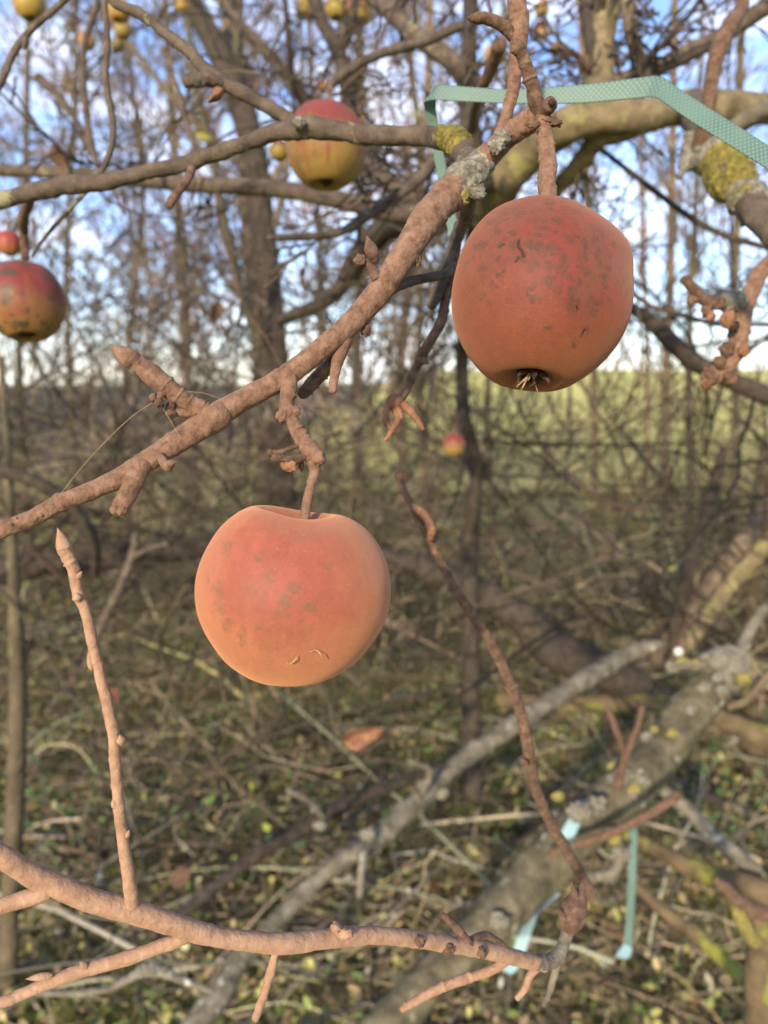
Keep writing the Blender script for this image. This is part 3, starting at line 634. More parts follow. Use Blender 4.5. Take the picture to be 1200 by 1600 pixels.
PAL = np.array([(.34, .28, .13), (.27, .21, .10), (.17, .12, .07), (.42, .37, .20), (.32, .31, .10), (.20, .25, .07), (.36, .34, .11), (.28, .16, .10), (.10, .14, .04), (.48, .44, .32), (.45, .39, .09)])
def scatter(n, y0, y1, pw, s0, s1, pal, wts, lift, name, kind='stuff', flat=.6, spread=.62, maskf=None):
    y = y0 + (y1 - y0) * g.uniform(0, 1, n) ** pw; x = g.uniform(-1, 1, n) * (y * spread + .4)
    if maskf is not None: k = maskf(x, y); x, y = x[k], y[k]; n = len(x)
    z = gz(x, y) + g.uniform(0, 1, n) ** 2.2 * lift + .006
    nr = np.column_stack([g.normal(0, flat, n), g.normal(0, flat, n) - .25, np.ones(n)])
    c = np.minimum(pal[g.choice(len(pal), n, p=wts / wts.sum())] * g.uniform(.45, 1.9, (n, 1)), .55)
    o = link(name, leaf_mesh(name, np.column_stack([x, y, z]), g.uniform(s0, s1, n), nr, c, g), M['leaves']); o['kind'] = kind; return o
scatter(46000, 1.0, 9, 1.3, .006, .019, PAL, np.array([3, 3, 4, 1.5, 2.5, 2.5, 1.2, .8, 3, .7, .15]), .22, 'leaf_litter')
GR = np.array([(.055, .12, .035), (.08, .15, .045), (.12, .18, .05), (.06, .13, .05), (.22, .26, .05)])
gm = lambda x, y: fbm(np.stack([x * .8, y * .8, x * 0 + 5], -1), 2, 8) + .9 * np.exp(-((x + 1.1) / .7) ** 2 - ((y - 2.9) / .9) ** 2) > .16
scatter(26000, 1.4, 8, 1.1, .007, .019, GR, np.array([3, 3, 2, 3, .6]), .30, 'green_leaves', spread=.6, maskf=gm)
scatter(160, 1.6, 10, 1.0, .008, .018, np.array([(.38, .34, .05), (.30, .30, .06), (.42, .36, .12)]), np.array([2, 2, 1.0]), 1.0, 'yellow_leaves')
def grass(n):
    y = 1.2 + 7 * g.uniform(0, 1, n) ** 1.2; x = g.uniform(-1, 1, n) * (y * .6 + .3)
    k = fbm(np.stack([x * 1.3, y * 1.3, x * 0 + 9], -1), 2, 4) > -.05; x, y = x[k], y[k]; n = len(x)
    h = g.uniform(.05, .22, n); d = g.normal(0, .6, (n, 2)); t = np.linspace(0, 1, 5)
    P = np.stack([x[:, None] + d[:, :1] * h[:, None] * t ** 1.8, y[:, None] + d[:, 1:] * h[:, None] * t ** 1.8, gz(x, y)[:, None] + h[:, None] * (t - .35 * t ** 2.5)], -1)
    return P, np.full((n, 5), .0016) * np.linspace(1, .3, 5)
o = link('grass', twig_mesh('grass', [grass(52000)], (.36, .385, .105), .4, 9, 3), M['leaves']); o['kind'] = 'stuff'

def stalks(n):
    y = 1.3 + 7 * g.uniform(0, 1, n) ** 1.1; x = g.uniform(-1, 1, n) * (y * .6 + .3)
    h = g.uniform(.12, .5, n); d = g.normal(0, .8, (n, 2)); t = np.linspace(0, 1, 6)
    P = np.stack([x[:, None] + d[:, :1] * h[:, None] * t ** 1.5, y[:, None] + d[:, 1:] * h[:, None] * t ** 1.5, gz(x, y)[:, None] + h[:, None] * (.8 * t - .45 * t ** 2.5)], -1)
    return safe((P, np.full((n, 6), .0018) * np.linspace(1, .5, 6)), .8)
o = link('dry_grass', twig_mesh('dry_grass', [stalks(9000)], (.36, .30, .19), .4, 12, 3), M['leaves']); o['kind'] = 'stuff'

def lying(n, y0, y1):
    y = y0 + (y1 - y0) * g.uniform(0, 1, n) ** 1.3; x = g.uniform(-1, 1, n) * (y * .6 + .3)
    az = g.normal(0, .75, n) + np.where(g.uniform(0, 1, n) < .5, 0, np.pi); ln = g.uniform(.2, .9, n); t = np.linspace(0, 1, 8)
    X = x[:, None] + np.cos(az)[:, None] * ln[:, None] * t; Y = y[:, None] + np.sin(az)[:, None] * ln[:, None] * t
    Z = gz(x, y)[:, None] + g.uniform(.02, .30, n)[:, None] + (g.normal(0, .25, n) * ln)[:, None] * t - .25 * ln[:, None] * (t - .5) ** 2
    P = np.stack([X, Y, Z], -1); P[:, 1:] += np.cumsum(g.normal(0, .014, (n, 7, 3)), 1) * ln[:, None, None]
    return safe((P, (.0045 * g.uniform(.4, 1.5, n))[:, None] * np.linspace(1, .5, 8)[None]), .95)
L1 = lying(420, 1.4, 5); L2 = safe(grow(g, *L1, 3, .5, .9, 6, .6, .05, .3), .95)
o = link('fallen_twigs', twig_mesh('fallen_twigs', [L1, L2], (.17, .155, .115), .6, 14, 5, .0016), M['twigs']); o['kind'] = 'stuff'
L3 = lying(260, 1.4, 6); L4 = safe(grow(g, *L3, 3, .5, .9, 6, .6, .05, .3), .95)
o = link('dark_fallen_twigs', twig_mesh('dark_fallen_twigs', [L3, L4], (.045, .036, .026), .5, 15, 5, .0024), M['twigs']); o['kind'] = 'stuff'
scatter(900, 1.1, 6, 1.3, .016, .028, PAL * .7, np.array([3, 3, 4, 1, 1, 2, .6, 1, 2, 1, .0]), .25, 'large_leaf_litter')
# ------------------------------------------------------------------ apples
BK = -FW                                             # towards the camera
def apple_mesh(name, Rm, prof, tilt, roll, pig, res=(220, 300), warp=.02, seed=0, warp_fn=None, dis_fn=None):
    """lathe with a stalk dimple and calyx basin; tilt leans the stalk end away from the camera"""
    a = UP * math.cos(tilt) - BK * math.sin(tilt); a = a * math.cos(roll) + RT * math.sin(roll)
    zl = norm(a); xl = norm(np.cross(zl, BK)); yl = np.cross(zl, xl)
    pf = spline(np.column_stack([np.array(prof), np.zeros(len(prof))]), 24)[:, :2]
    L = np.concatenate([[0], np.cumsum(np.linalg.norm(np.diff(pf, axis=0), axis=1))]); s = np.linspace(0, L[-1], res[0])
    r, z = np.maximum(np.interp(s, L, pf[:, 0]), 0), np.interp(s, L, pf[:, 1])
    az = np.linspace(0, 2 * np.pi, res[1], endpoint=False)
    lob = 1 + .018 * np.cos(5 * az + seed)[None] * np.clip(np.abs(z) * 1.2, .2, 1)[:, None]
    loc = np.stack([r[:, None] * np.cos(az) * lob, r[:, None] * np.sin(az) * lob, np.repeat(z[:, None], res[1], 1)], -1)
    loc = loc * (1 + warp * fbm(loc * 1.1 + seed * 5.1, 2, seed))[..., None]
    X = loc[..., :1] * xl + loc[..., 1:2] * yl + loc[..., 2:] * zl      # unit size, scene axes
    cf = np.stack([X @ RT, X @ UP, X @ BK], -1)                       # right, up, towards camera
    if warp_fn is not None:
        d = warp_fn(cf); X = X + d[..., :1] * RT + d[..., 1:2] * UP + d[..., 2:] * BK; cf = cf + d
    col, dis = pig(cf, loc, az)
    X = X + norm(X) * dis[..., None]
    m, k = X.shape[:2]; i = np.arange(m - 1)[:, None] * k; j = np.arange(k)[None]; j2 = (j + 1) % k
    Q = np.stack([i + j, i + k + j, i + k + j2, i + j2], -1).reshape(-1, 4)
    return mesh_of(name, (X * Rm).reshape(-1, 3), Q, None, col.reshape(-1, 3)), (xl, yl, zl)

def mixv(a, b, f): return a * (1 - f[..., None]) + np.asarray(b) * f[..., None]
def spots(cf, lst, cx, cy, R, org, sc, wob):
    """scab patches: list of (crop x, crop y, radius) on the side that faces the photograph"""
    m = np.zeros(cf.shape[:2])
    for i, e in enumerate(lst):
        x, y, r = e[:3]; st = e[3] if len(e) > 3 else 1.0
        ux, uy = (org[0] + x / sc - cx) / R, -(org[1] + y / sc - cy) / R
        rr = r / sc / R
        d = np.hypot(cf[..., 0] - ux, cf[..., 1] - uy) / rr
        m = np.maximum(m, np.where(cf[..., 2] > 0, st * sstep(1.5, .45, d + 1.2 * wob), 0))
    return m
def crack(cf, lines, cx, cy, R, org, sc, w):
    m = np.zeros(cf.shape[:2])
    for ln in lines:
        p = [np.array([(org[0] + x / sc - cx) / R, -(org[1] + y / sc - cy) / R]) for x, y in ln]
        for a, b in zip(p[:-1], p[1:]):
            ab = b - a; q = cf[..., :2] - a; t = np.clip((q @ ab) / (ab @ ab), 0, 1); d = np.linalg.norm(q - t[..., None] * ab, axis=-1)
            m = np.maximum(m, np.where(cf[..., 2] > 0, sstep(w, w * .35, d), 0))
    return m
def lenticels(loc, n, r0, seed):
    g = np.random.default_rng(seed); D = norm(g.normal(size=(n, 3))); U = norm(loc).reshape(-1, 3); m = np.zeros(len(U))
    for d in D: 
        c = U @ d; rr = r0 * g.uniform(.6, 1.4); m = np.maximum(m, sstep(math.cos(rr * 1.6), math.cos(rr * .5), c))
    return m.reshape(loc.shape[:2])

def apple(label, px, py, d, Rpx, prof, tilt, roll, pig, group=None, mat='apple', stem=None, stem_mat='dusty', stem_amp=.12, calyx=True, **k):
    c = at(px, py, d); Rm = Rpx * d / FPX
    t = thing('apple', label, 'apple', c, group)
    me, ax = apple_mesh('fruit', Rm, prof, tilt, roll, pig, **k)
    o = bpy.data.objects.new('fruit', me); COL.objects.link(o); me.materials.append(M[mat]); o.parent = t
    if stem: limb('stem', stem, stem_mat, t, sides=20, amp=stem_amp * stem[0][2] * .5 * d / FPX, freq=420, lumps=.10 * stem[0][2] * .5 * d / FPX, rings=stem_amp * 1.2 * stem[0][2] * .5 * d / FPX, ring_gap=.0045, step=.0004, seed=int(px))
    return t, ax, c, Rm

# the scabby upper apple
def pig1(cf, loc, az):
    z = loc[..., 2]; n1 = fbm(loc * 3.2, 4, 3); n2 = fbm(loc * 9, 4, 5); fine = fbm(loc * 42, 3, 6)
    st = fbm(np.stack([np.cos(az)[None] * 9 + z * 0, np.sin(az)[None] * 9 + z * 0, z * .9], -1), 3, 7)
    red = np.broadcast_to(np.array([.40, .090, .062]), cf.shape)
    c = mixv(red, (.345, .13, .088), sstep(-.25, .35, n1 + .4 * z - .05))
    c = mixv(c, (.42, .155, .085), sstep(-.1, -.95, cf[..., 0] + .25 * n1))
    c = mixv(c, (.44, .165, .085), sstep(-.30, -.80, z + .16 * n1 + .12 * st))  # orange-brown underside; colour also lightened here in place of missing bounce light
    c = mixv(c, (.40, .17, .075), .5 * sstep(-.72, -1.0, z + .1 * st))
    org, sc = (690, 300), 3.871; w = fbm(loc * 22, 4, 11, .65)
    L = [(280, 340, 18), (345, 375, 22), (190, 400, 28), (290, 440, 18), (415, 245, 20), (255, 245, 22), (560, 190, 25), (765, 190, 20), (560, 240, 18), (590, 330, 25), (520, 375, 18), (575, 400, 15), (660, 440, 35), (740, 470, 28), (805, 420, 30), (730, 530, 25), (530, 500, 40), (460, 490, 25), (450, 585, 30), (530, 600, 30), (605, 620, 34), (740, 630, 28), (640, 660, 24), (880, 580, 20), (850, 650, 24), (865, 690, 16), (450, 700, 18), (520, 680, 28), (450, 770, 22), (655, 740, 28), (665, 810, 40), (800, 780, 28), (790, 830, 26), (760, 920, 22), (740, 950, 20), (700, 1000, 18, .7), (550, 920, 15), (890, 750, 16), (270, 520, 16), (190, 550, 20), (270, 620, 16), (260, 680, 14), (190, 720, 14), (930, 430, 20), (350, 190, 40, .6), (400, 190, 25, .6), (850, 380, 20), (900, 510, 10), (380, 540, 34), (430, 470, 24), (350, 460, 24), (700, 690, 24), (300, 600, 12), (120, 470, 16, .7), (140, 640, 14, .7), (600, 560, 22), (480, 420, 18), (640, 280, 22, .6), (700, 250, 18, .6), (830, 560, 14)]
    L = L + [(x + 26 * np.sin(i * 2.4), y + 22 * np.cos(i * 1.7), r * .55, .8) for i, (x, y, r) in enumerate([e[:3] for e in L])]
    m = spots(cf, L, 843, 460, 143, org, sc, w); m = np.clip(m * (.75 + .65 * sstep(-.3, .25, fbm(loc * 34, 3, 77))), 0, 1)
    m = np.maximum(m, .55 * sstep(.62, .85, fbm(loc * 11, 4, 19) + .45) * (z > -.5) * sstep(.1, .7, np.abs(loc[..., 1])))
    c = mixv(c, (.15, .092, .058), np.clip(m * (.74 + .6 * fbm(loc * 46, 3, 21)), 0, .88))
    ck = crack(cf, [[(378, 425), (374, 470), (392, 505), (398, 535)], [(358, 555), (370, 535)], [(276, 446), (300, 440)], [(690, 815), (698, 830)], [(755, 925), (745, 950)]], 843, 460, 143, org, sc, .016)
    c = mixv(c, (.035, .018, .012), np.clip(ck * 1.1, 0, 1))
    le = lenticels(loc, 200, .006, 4); c = mixv(c, (.52, .33, .25), le * .35)
    c = c * (1 + .16 * fine[..., None]) * (1 + .14 * n2[..., None]) * (1 + .07 * st[..., None])
    dis = .0028 * m * fbm(loc * 60, 3, 31) + .002 * m - .02 * ck + .0012 * le + .0012 * fine
    return np.clip(c * np.array([.275, .205, .198]), .006, 1), dis
PROF1 = [(0, .70), (.07, .75), (.17, .90), (.30, 1.0), (.46, 1.0), (.65, .89), (.815, .67), (.935, .39), (.985, .08), (.975, -.2), (.90, -.47), (.765, -.72), (.59, -.92), (.44, -1.02), (.32, -1.03), (.2, -.95), (.09, -.87), (0, -.86)]
def warp1(cf):
    d = np.zeros_like(cf); d[..., 0] += .05 * sstep(.2, .9, cf[..., 0]) * sstep(.15, .55, cf[..., 1]) * sstep(.95, .6, cf[..., 1]); d[..., 1] -= .05 * cf[..., 0] * sstep(.3, 1, cf[..., 1])
    return d
t1, ax1, c1, R1 = apple('large scabby red apple hung highest on the dusty branch, open calyx showing underneath', 843, 466, .272, 140, [(r_, z_ * .925) for r_, z_ in PROF1], math.radians(9), math.radians(8), pig1,
    stem=[(846, 184, 22, .288), (849, 200, 22, .287), (853, 225, 26, .286), (855, 245, 25, .285), (856, 265, 28, .284), (854, 285, 27, .282), (856, 305, 28, .281), (857, 345, 24, .2795), (857, 372, 20, .278)], warp_fn=warp1, res=(300, 420), seed=2, stem_amp=.30)
cal = c1 + ax1[2] * (-.80 * R1)
co = blob('calyx', t1, cal, (.10 * R1), 'core', .6, 3.2, 3, 40, (1, 1, .8))
gg = np.random.default_rng(8)
for i in range(7):
    a_ = i / 7 * 2 * np.pi + .3; d0 = ax1[0] * math.cos(a_) + ax1[1] * math.sin(a_); zz = -ax1[2]
    p = [cal + d0 * .05 * R1, cal + d0 * .12 * R1 + zz * .10 * R1, cal + d0 * (.16 + .05 * gg.normal()) * R1 + zz * .17 * R1, cal + d0 * (.10 + .08 * gg.normal()) * R1 + zz * .24 * R1]
    limb_world('sepal', p, [.035 * R1, .04 * R1, .022 * R1, .004 * R1], 'core', co, sides=8, step=.02 * R1, amp=.01 * R1, freq=400, seed=i)
for i in range(9):
    d0 = norm(ax1[0] * gg.normal() + ax1[1] * gg.normal() + BK * .4); zz = -ax1[2]
    p = [cal + zz * .05 * R1, cal + zz * .16 * R1 + d0 * .07 * R1, cal + zz * gg.uniform(.2, .30) * R1 + d0 * gg.uniform(.1, .22) * R1]
    limb_world('bristle', p, [.010 * R1, .008 * R1, .003 * R1], 'straw', co, sides=6, step=.03 * R1, seed=i)

# the peach-coloured lower apple
def pig2(cf, loc, az):
    z = loc[..., 2]; n1 = fbm(loc * 2.6, 4, 43); n2 = fbm(loc * 9, 4, 45); fine = fbm(loc * 45, 3, 46)
    st = fbm(np.stack([np.cos(az)[None] * 10 + z * 0, np.sin(az)[None] * 10 + z * 0, z * .8], -1), 3, 47)
    peach = np.broadcast_to(np.array([.51, .20, .118]), cf.shape)
    blush = sstep(.95, .25, np.hypot((cf[..., 0] - .02) / 1.05, (cf[..., 1] - .3) / .95) + .28 * n1 + .08 * st)
    c = mixv(peach, (.395, .108, .075), blush * .95)
    c = mixv(c, (.47, .19, .098), sstep(-.35, -.9, z + .15 * n1) * .7)
    c = mixv(c, (.32, .17, .115), .45 * sstep(.6, .9, z + .25 * n1))
    org, sc = (290, 770), 3.529; w = fbm(loc * 22, 4, 51, .65)
    L = [(300, 270, 34), (470, 320, 16), (540, 420, 30, .9), (665, 460, 30), (525, 490, 14), (615, 530, 34), (740, 560, 33), (590, 595, 22), (480, 655, 22), (450, 480, 40, .6), (270, 480, 36, .8), (290, 570, 40, .8), (320, 650, 36, .8), (400, 700, 30, .8), (390, 745, 22, .8), (570, 770, 14), (820, 355, 18, .8), (205, 440, 14, .7), (640, 690, 22, .6), (690, 630, 18, .6), (600, 720, 150, .33), (430, 520, 110, .26), (300, 780, 80, .22), (520, 880, 160, .2)]
    m = spots(cf, L, 459, 925, 154, org, sc, w); m = np.clip(m * (.75 + .6 * sstep(-.3, .25, fbm(loc * 34, 3, 78))), 0, 1)
    m = np.maximum(m, .6 * sstep(.70, .9, fbm(loc * 10, 4, 59) + .42) * sstep(.05, .5, loc[..., 1]))
    c = mixv(c, (.19, .125, .075), np.clip(m * (.60 + .5 * fbm(loc * 46, 3, 61)), 0, .9))
    le = lenticels(loc, 170, .006, 14); c = mixv(c, (.60, .42, .31), le * .35)
    c = c * (1 + .15 * fine[..., None]) * (1 + .12 * n2[..., None]) * (1 + .07 * st[..., None])
    dis = .0024 * m * fbm(loc * 60, 3, 71) + .0012 * le + .0011 * fine
    return np.clip(c * np.array([.465, .405, .375]), .01, 1), dis
PROF2 = [(0, .50), (.05, .51), (.12, .58), (.21, .71), (.31, .82), (.42, .86), (.56, .82), (.70, .73), (.81, .61), (.91, .44), (.975, .25), (1.0, .04), (.98, -.18), (.92, -.36), (.83, -.52), (.72, -.67), (.60, -.78), (.47, -.87), (.34, -.92), (.22, -.89), (.09, -.80), (0, -.79)]
def warp2(cf):
    d = np.zeros_like(cf); d[..., 1] += .075 * np.exp(-((cf[..., 0] + .36) / .34) ** 2) * sstep(.1, .7, cf[..., 1]) + .0 * cf[..., 0] * sstep(.2, .8, cf[..., 1])
    d[..., 1] -= .035 * sstep(.0, .3, cf[..., 2]) * np.exp(-((cf[..., 0] - .12) / .3) ** 2) * sstep(.4, .75, cf[..., 1]); d[..., 0] -= .015 * sstep(.2, .8, cf[..., 1]) * sstep(0, -.5, cf[..., 0]); return d
t2, ax2, c2, R2 = apple('smooth peach-coloured apple hung lowest, its dimple and thin stem showing on top', 459, 927, .262, 151, [(r_, z_ * .955) for r_, z_ in PROF2], math.radians(-3.0), math.radians(2), pig2, mat='apple_peach',
    stem=[(489, 716, 21, .264), (492, 735, 17, .264), (487, 755, 14, .263), (482, 775, 14, .2625), (478, 795, 15, .262), (476, 815, 15, .262), (474, 838, 16, .262)], warp_fn=warp2, res=(300, 420), seed=5, stem_mat='dusty', stem_amp=.14)
for i, pl in enumerate([[(448, 1036), (454, 1037), (461, 1031), (466, 1024)], [(484, 1018), (494, 1016), (500, 1021), (503, 1029)]]):
    d_ = .262 - R2 * .83
    f = limb('dry_fibre', [(x, y, 1.6, d_ - .0012 + .0012 * (q % 2)) for q, (x, y) in enumerate(pl)], 'straw', None, sides=8, step=.0004)
    tag(f, ['tiny straw fibre stuck low on the peach-coloured apple, straight with a bent end', 'tiny curled straw fibre stuck low on the peach-coloured apple, hooked'][i], 'fibre')

# softer apples behind
def pig_far(rc, yc, split, scab, seed):
    def f(cf, loc, az):
        z = loc[..., 2]; n1 = fbm(loc * 2.4 + seed, 4, seed); st = fbm(np.stack([np.cos(az)[None] * 8 + z * 0, np.sin(az)[None] * 8 + z * 0, z], -1), 3, seed + 1)
        c = mixv(np.broadcast_to(np.array(yc, float), cf.shape), rc, sstep(split - .65, split + .6, z + .55 * n1 + .5 * st))
        if scab: c = mixv(c, (.045, .035, .025), sstep(.32 - .5 * scab, .55 - .35 * scab, fbm(loc * 5 + seed, 4, seed + 3) + .18 * (-cf[..., 0]) - .05) * min(scab * 1.1, .92))
        return np.clip(c * (1 + .1 * fbm(loc * 20, 3, seed)[..., None]), .01, 1), 0 * z
    return f
PROFF = [(0, .55), (.06, .58), (.16, .74), (.3, .88), (.46, .9), (.66, .78), (.86, .5), (.98, .15), (.98, -.15), (.88, -.48), (.7, -.74), (.5, -.9), (.36, -.93), (.22, -.86), (.1, -.78), (0, -.77)]
RED, YEL = (.27, .062, .05), (.31, .21, .045)
FA = [
 ('red-topped yellow apple half hidden behind the brown limb', 510, 228, .60, 64, RED, YEL, .02, .25, [(512, 172, 8, .6), (516, 140, 9, .6), (519, 128, 10, .61)], 6),
 ('dark red apple blotched black and green, cut by the edge of the photo', 38, 471, .56, 61, (.26, .05, .045), (.30, .17, .045), -.12, .85, [(40, 402, 12, .56), (38, 380, 13, .56), (36, 345, 14, .555)], 7),
 ('small bright red apple just above the black-blotched one', 14, 380, .80, 19, (.40, .07, .055), (.42, .2, .06), -.35, .4, [(14, 362, 3, .8), (16, 345, 3, .8)], 8),
 ('yellow-green apple in the top corner above the bare twigs', 46, 6, 1.3, 25, (.42, .12, .05), (.42, .30, .05), .55, 0, None, 9),
 ('orange-yellow apple, topmost of the small chain behind the looped twig', 186, 16, 1.5, 18, (.55, .2, .06), (.45, .28, .06), .6, 0, None, 10),
 ('yellow-green apple, second of the small chain behind the looped twig', 192, 46, 1.7, 14, (.4, .2, .06), (.34, .26, .06), .6, 0, None, 11),
 ('dull olive apple, lowest of the small chain behind the looped twig', 184, 69, 1.9, 11, (.3, .18, .06), (.24, .2, .06), .6, .3, None, 12),
 ('faint orange apple in the twigs beside the looped hanging twig', 136, 64, 2.0, 14, (.45, .2, .08), (.38, .25, .08), .2, 0, None, 13),
 ('red-shouldered yellow apple, first of the three at the top edge', 487, 8, 1.45, 20, (.45, .1, .05), (.42, .32, .05), .35, 0, None, 14),
 ('yellow apple tucked between the other two at the top edge', 526, 12, 1.6, 19, (.4, .22, .05), (.38, .30, .06), .5, 0, None, 15),
 ('pinkish red apple, last of the three at the top edge', 562, 16, 1.45, 21, (.5, .14, .08), (.42, .28, .06), .0, 0, None, 16),
 ('green-yellow apple behind the brown twig that carries the red-topped one', 550, 124, 1.35, 20, (.3, .2, .05), (.36, .30, .05), .7, 0, None, 17),
 ('tiny orange apple beside the twig that carries the red-topped one', 502, 134, 1.7, 9, (.5, .14, .06), (.4, .25, .06), .2, 0, None, 18),
 ('shaded yellow apple peeping out beside the red-topped one', 436, 236, .85, 15, (.2, .09, .04), (.30, .22, .04), .4, 0, None, 19),
 ('pink and yellow apple dangling far down beside the dark trunk', 709, 695, 1.7, 18, (.50, .10, .09), (.42, .30, .07), .05, 0, [(712, 678, 3, 1.7), (716, 655, 3, 1.72), (724, 640, 4, 1.76)], 20),
 ('orange-yellow apple in the sky gap behind the knobbly top shoot', 772, 88, 1.7, 17, (.5, .16, .06), (.42, .28, .06), .3, 0, None, 21),
 ('round russet apple in the sky beside the stout upright limb', 869, 77, 2.0, 11, (.36, .2, .07), (.34, .24, .07), .4, 0, None, 22),
 ('yellow apple with a red shoulder at the top by the upright limb', 847, 14, 1.9, 12, (.45, .16, .07), (.38, .28, .07), .4, 0, None, 23),
 ('greenish apple above the red leaves in the sky gap', 848, 52, 1.8, 9, (.45, .14, .07), (.36, .28, .07), .4, 0, None, 24),
 ('yellow apple near the top edge beside the tan trunk', 286, 6, 1.7, 13, (.45, .2, .05), (.45, .30, .06), .5, 0, None, 25),
]
for lab, px, py, d, r, rc, yc, sp, scab, stm, sd in FA:
    yc = tuple(np.array(yc) * np.array([.60, .58, .70])); rc = tuple(np.array(rc) * .52); sp = sp - .12; scab = max(scab, .3)
    if stm is None: stm = [(px, py - r * .45, max(2.4, r * .13), d), (px + r * .1, py - r * 1.2, max(2.2, r * .12), d), (px + r * .3, py - r * 1.9, max(2.2, r * .13), d * 1.02)]
    t, ax, c, Rm = apple(lab, px, py, d, r, PROFF, math.radians(rng.uniform(-4, 8)), math.radians(rng.uniform(-8, 8)), pig_far(rc, yc, sp, scab, sd), 'apples hanging further back', 'apple_far', stm, 'rusty', .1, res=(60, 80) if r < 30 else (140, 180), seed=sd)
    if r > 15: blob('calyx', t, c + ax[2] * (-.80 * Rm), .15 * Rm, 'core', .5, 3, sd, 24)

# ------------------------------------------------------------------ the dusty branch that carries both apples
DK = dict(sides=30, freq=330)
br = thing('apple_branch', 'dusty pink-brown apple branch climbing between the two big apples', 'branch', at(0, 828, .25))
def part(name, tr, par, mat='dusty', w=None, **k):
    w = (w or np.mean([e[2] for e in tr])) * .5 * tr[0][3] / FPX
    kk = dict(sides=30, step=max(w * .08, .00035), amp=w * .15, freq=330, rings=w * .15, ring_gap=.006, lumps=w * .06); kk.update(k)
    P, R = trace(tr); V, Q, T = tube_geo(P, R * .93, **kk); return link(name, mesh_of(name, V, Q, T), M[mat], par)
MAIN = [(-170, 884, 30, .243), (-60, 850, 30, .248), (0, 828, 30, .25), (45, 812, 29, .252), (90, 788, 29, .254), (96, 785, 32, .254), (104, 782, 29, .254), (170, 755, 32, .257), (210, 733, 35, .259), (265, 698, 38, .262), (305, 672, 43, .264), (330, 655, 45, .265), (360, 636, 39, .266), (400, 614, 36, .268), (440, 592, 37, .27), (475, 567, 36, .272), (540, 513, 37, .276), (585, 465, 42, .28), (610, 430, 44, .282), (640, 385, 46, .286), (668, 342, 51, .292), (700, 305, 51, .298), (730, 280, 54, .304), (752, 254, 42, .306), (785, 222, 36, .304), (812, 200, 33, .298), (838, 182, 34, .291), (850, 172, 30, .289)]
main = part('main_stem', MAIN, br, amp=.00034, freq=520, rings=.0005, ring_gap=.011, lumps=.0002, step=.0005, sides=56, seed=3)
gb = np.random.default_rng(404)
PM, RM = trace(MAIN); CM = spline(np.column_stack([PM, RM]), 10)
for q in range(26):                                   # bud scars and lenticels raised on the bark
    e = CM[gb.integers(25, len(CM) - 30)]; dq = norm(BK * 1.0 + RT * gb.normal(0, .8) + UP * gb.normal(0, .8))
    blob('lenticel', main, e[:3] + dq * e[3] * .93, gb.uniform(.0004, .0011), 'dusty', .5, 2.4, q, 14, (1.3, 1, .8))
# rougher, ringed sleeve near the top, as on old fruiting wood
part('bark_collar', [(652, 366, 49, .2885), (668, 342, 53, .2915), (686, 320, 53, .2955), (702, 304, 52, .298)], br, rings=.0016, ring_gap=.0034, amp=.0009, seed=5)
part('bark_collar', [(800, 209, 36, .300), (822, 193, 37, .295), (842, 178, 36, .290), (852, 166, 28, .288)], br, rings=.0014, ring_gap=.003, amp=.0009, seed=6)
part('bark_collar', [(318, 664, 44, .2635), (332, 654, 48, .2638), (346, 645, 44, .2642)], br, rings=.0010, ring_gap=.003, amp=.0008, seed=7)
# stub
sp = part('stub', [(222, 725, 34, .258), (208, 755, 34, .257), (197, 778, 30, .256), (186, 794, 26, .256)], br, rings=.0008, seed=8)
for i, (x, y) in enumerate([(180, 796), (190, 798)]): blob('knob', sp, at(x, y, .2545), .0018, 'dusty', .6, 2.5, i, 24)
# small bud scar
sp = part('spur', [(250, 712, 14, .2575), (258, 726, 16, .255), (264, 729, 18, .254)], br, seed=9)
bud(sp, (262, 726, .2535), (275, 722, .252), 14, seed=2)
# long fruiting spur with terminal bud
sp = part('spur', [(335, 650, 34, .264), (312, 638, 29, .262), (285, 622, 30, .26), (262, 606, 32, .258), (240, 588, 32, .256), (222, 572, 28, .2545), (208, 564, 22, .2535)], br, rings=.0012, ring_gap=.0032, amp=.0007, seed=10, lumps=.0010)
bud(sp, (216, 569, .254), (171, 540, .2495), 30, seed=4)
k_ = part('shoot_stub', [(262, 608, 12, .2565), (250, 618, 12, .2555), (245, 624, 13, .255)], sp, seed=11)
for i, (x, y) in enumerate([(240, 622), (249, 629)]): blob('bud_scale', k_, at(x, y, .2545), .0016, 'rusty', .7, 2.6, i, 24)
k_ = part('shoot_stub', [(300, 645, 14, .262), (280, 645, 14, .260), (268, 640, 15, .2595)], sp, seed=12)
for i, (x, y) in enumerate([(267, 636), (268, 646)]): blob('bud_scale', k_, at(x, y, .2585), .0017, 'rusty', .8, 2.6, i + 3, 24)
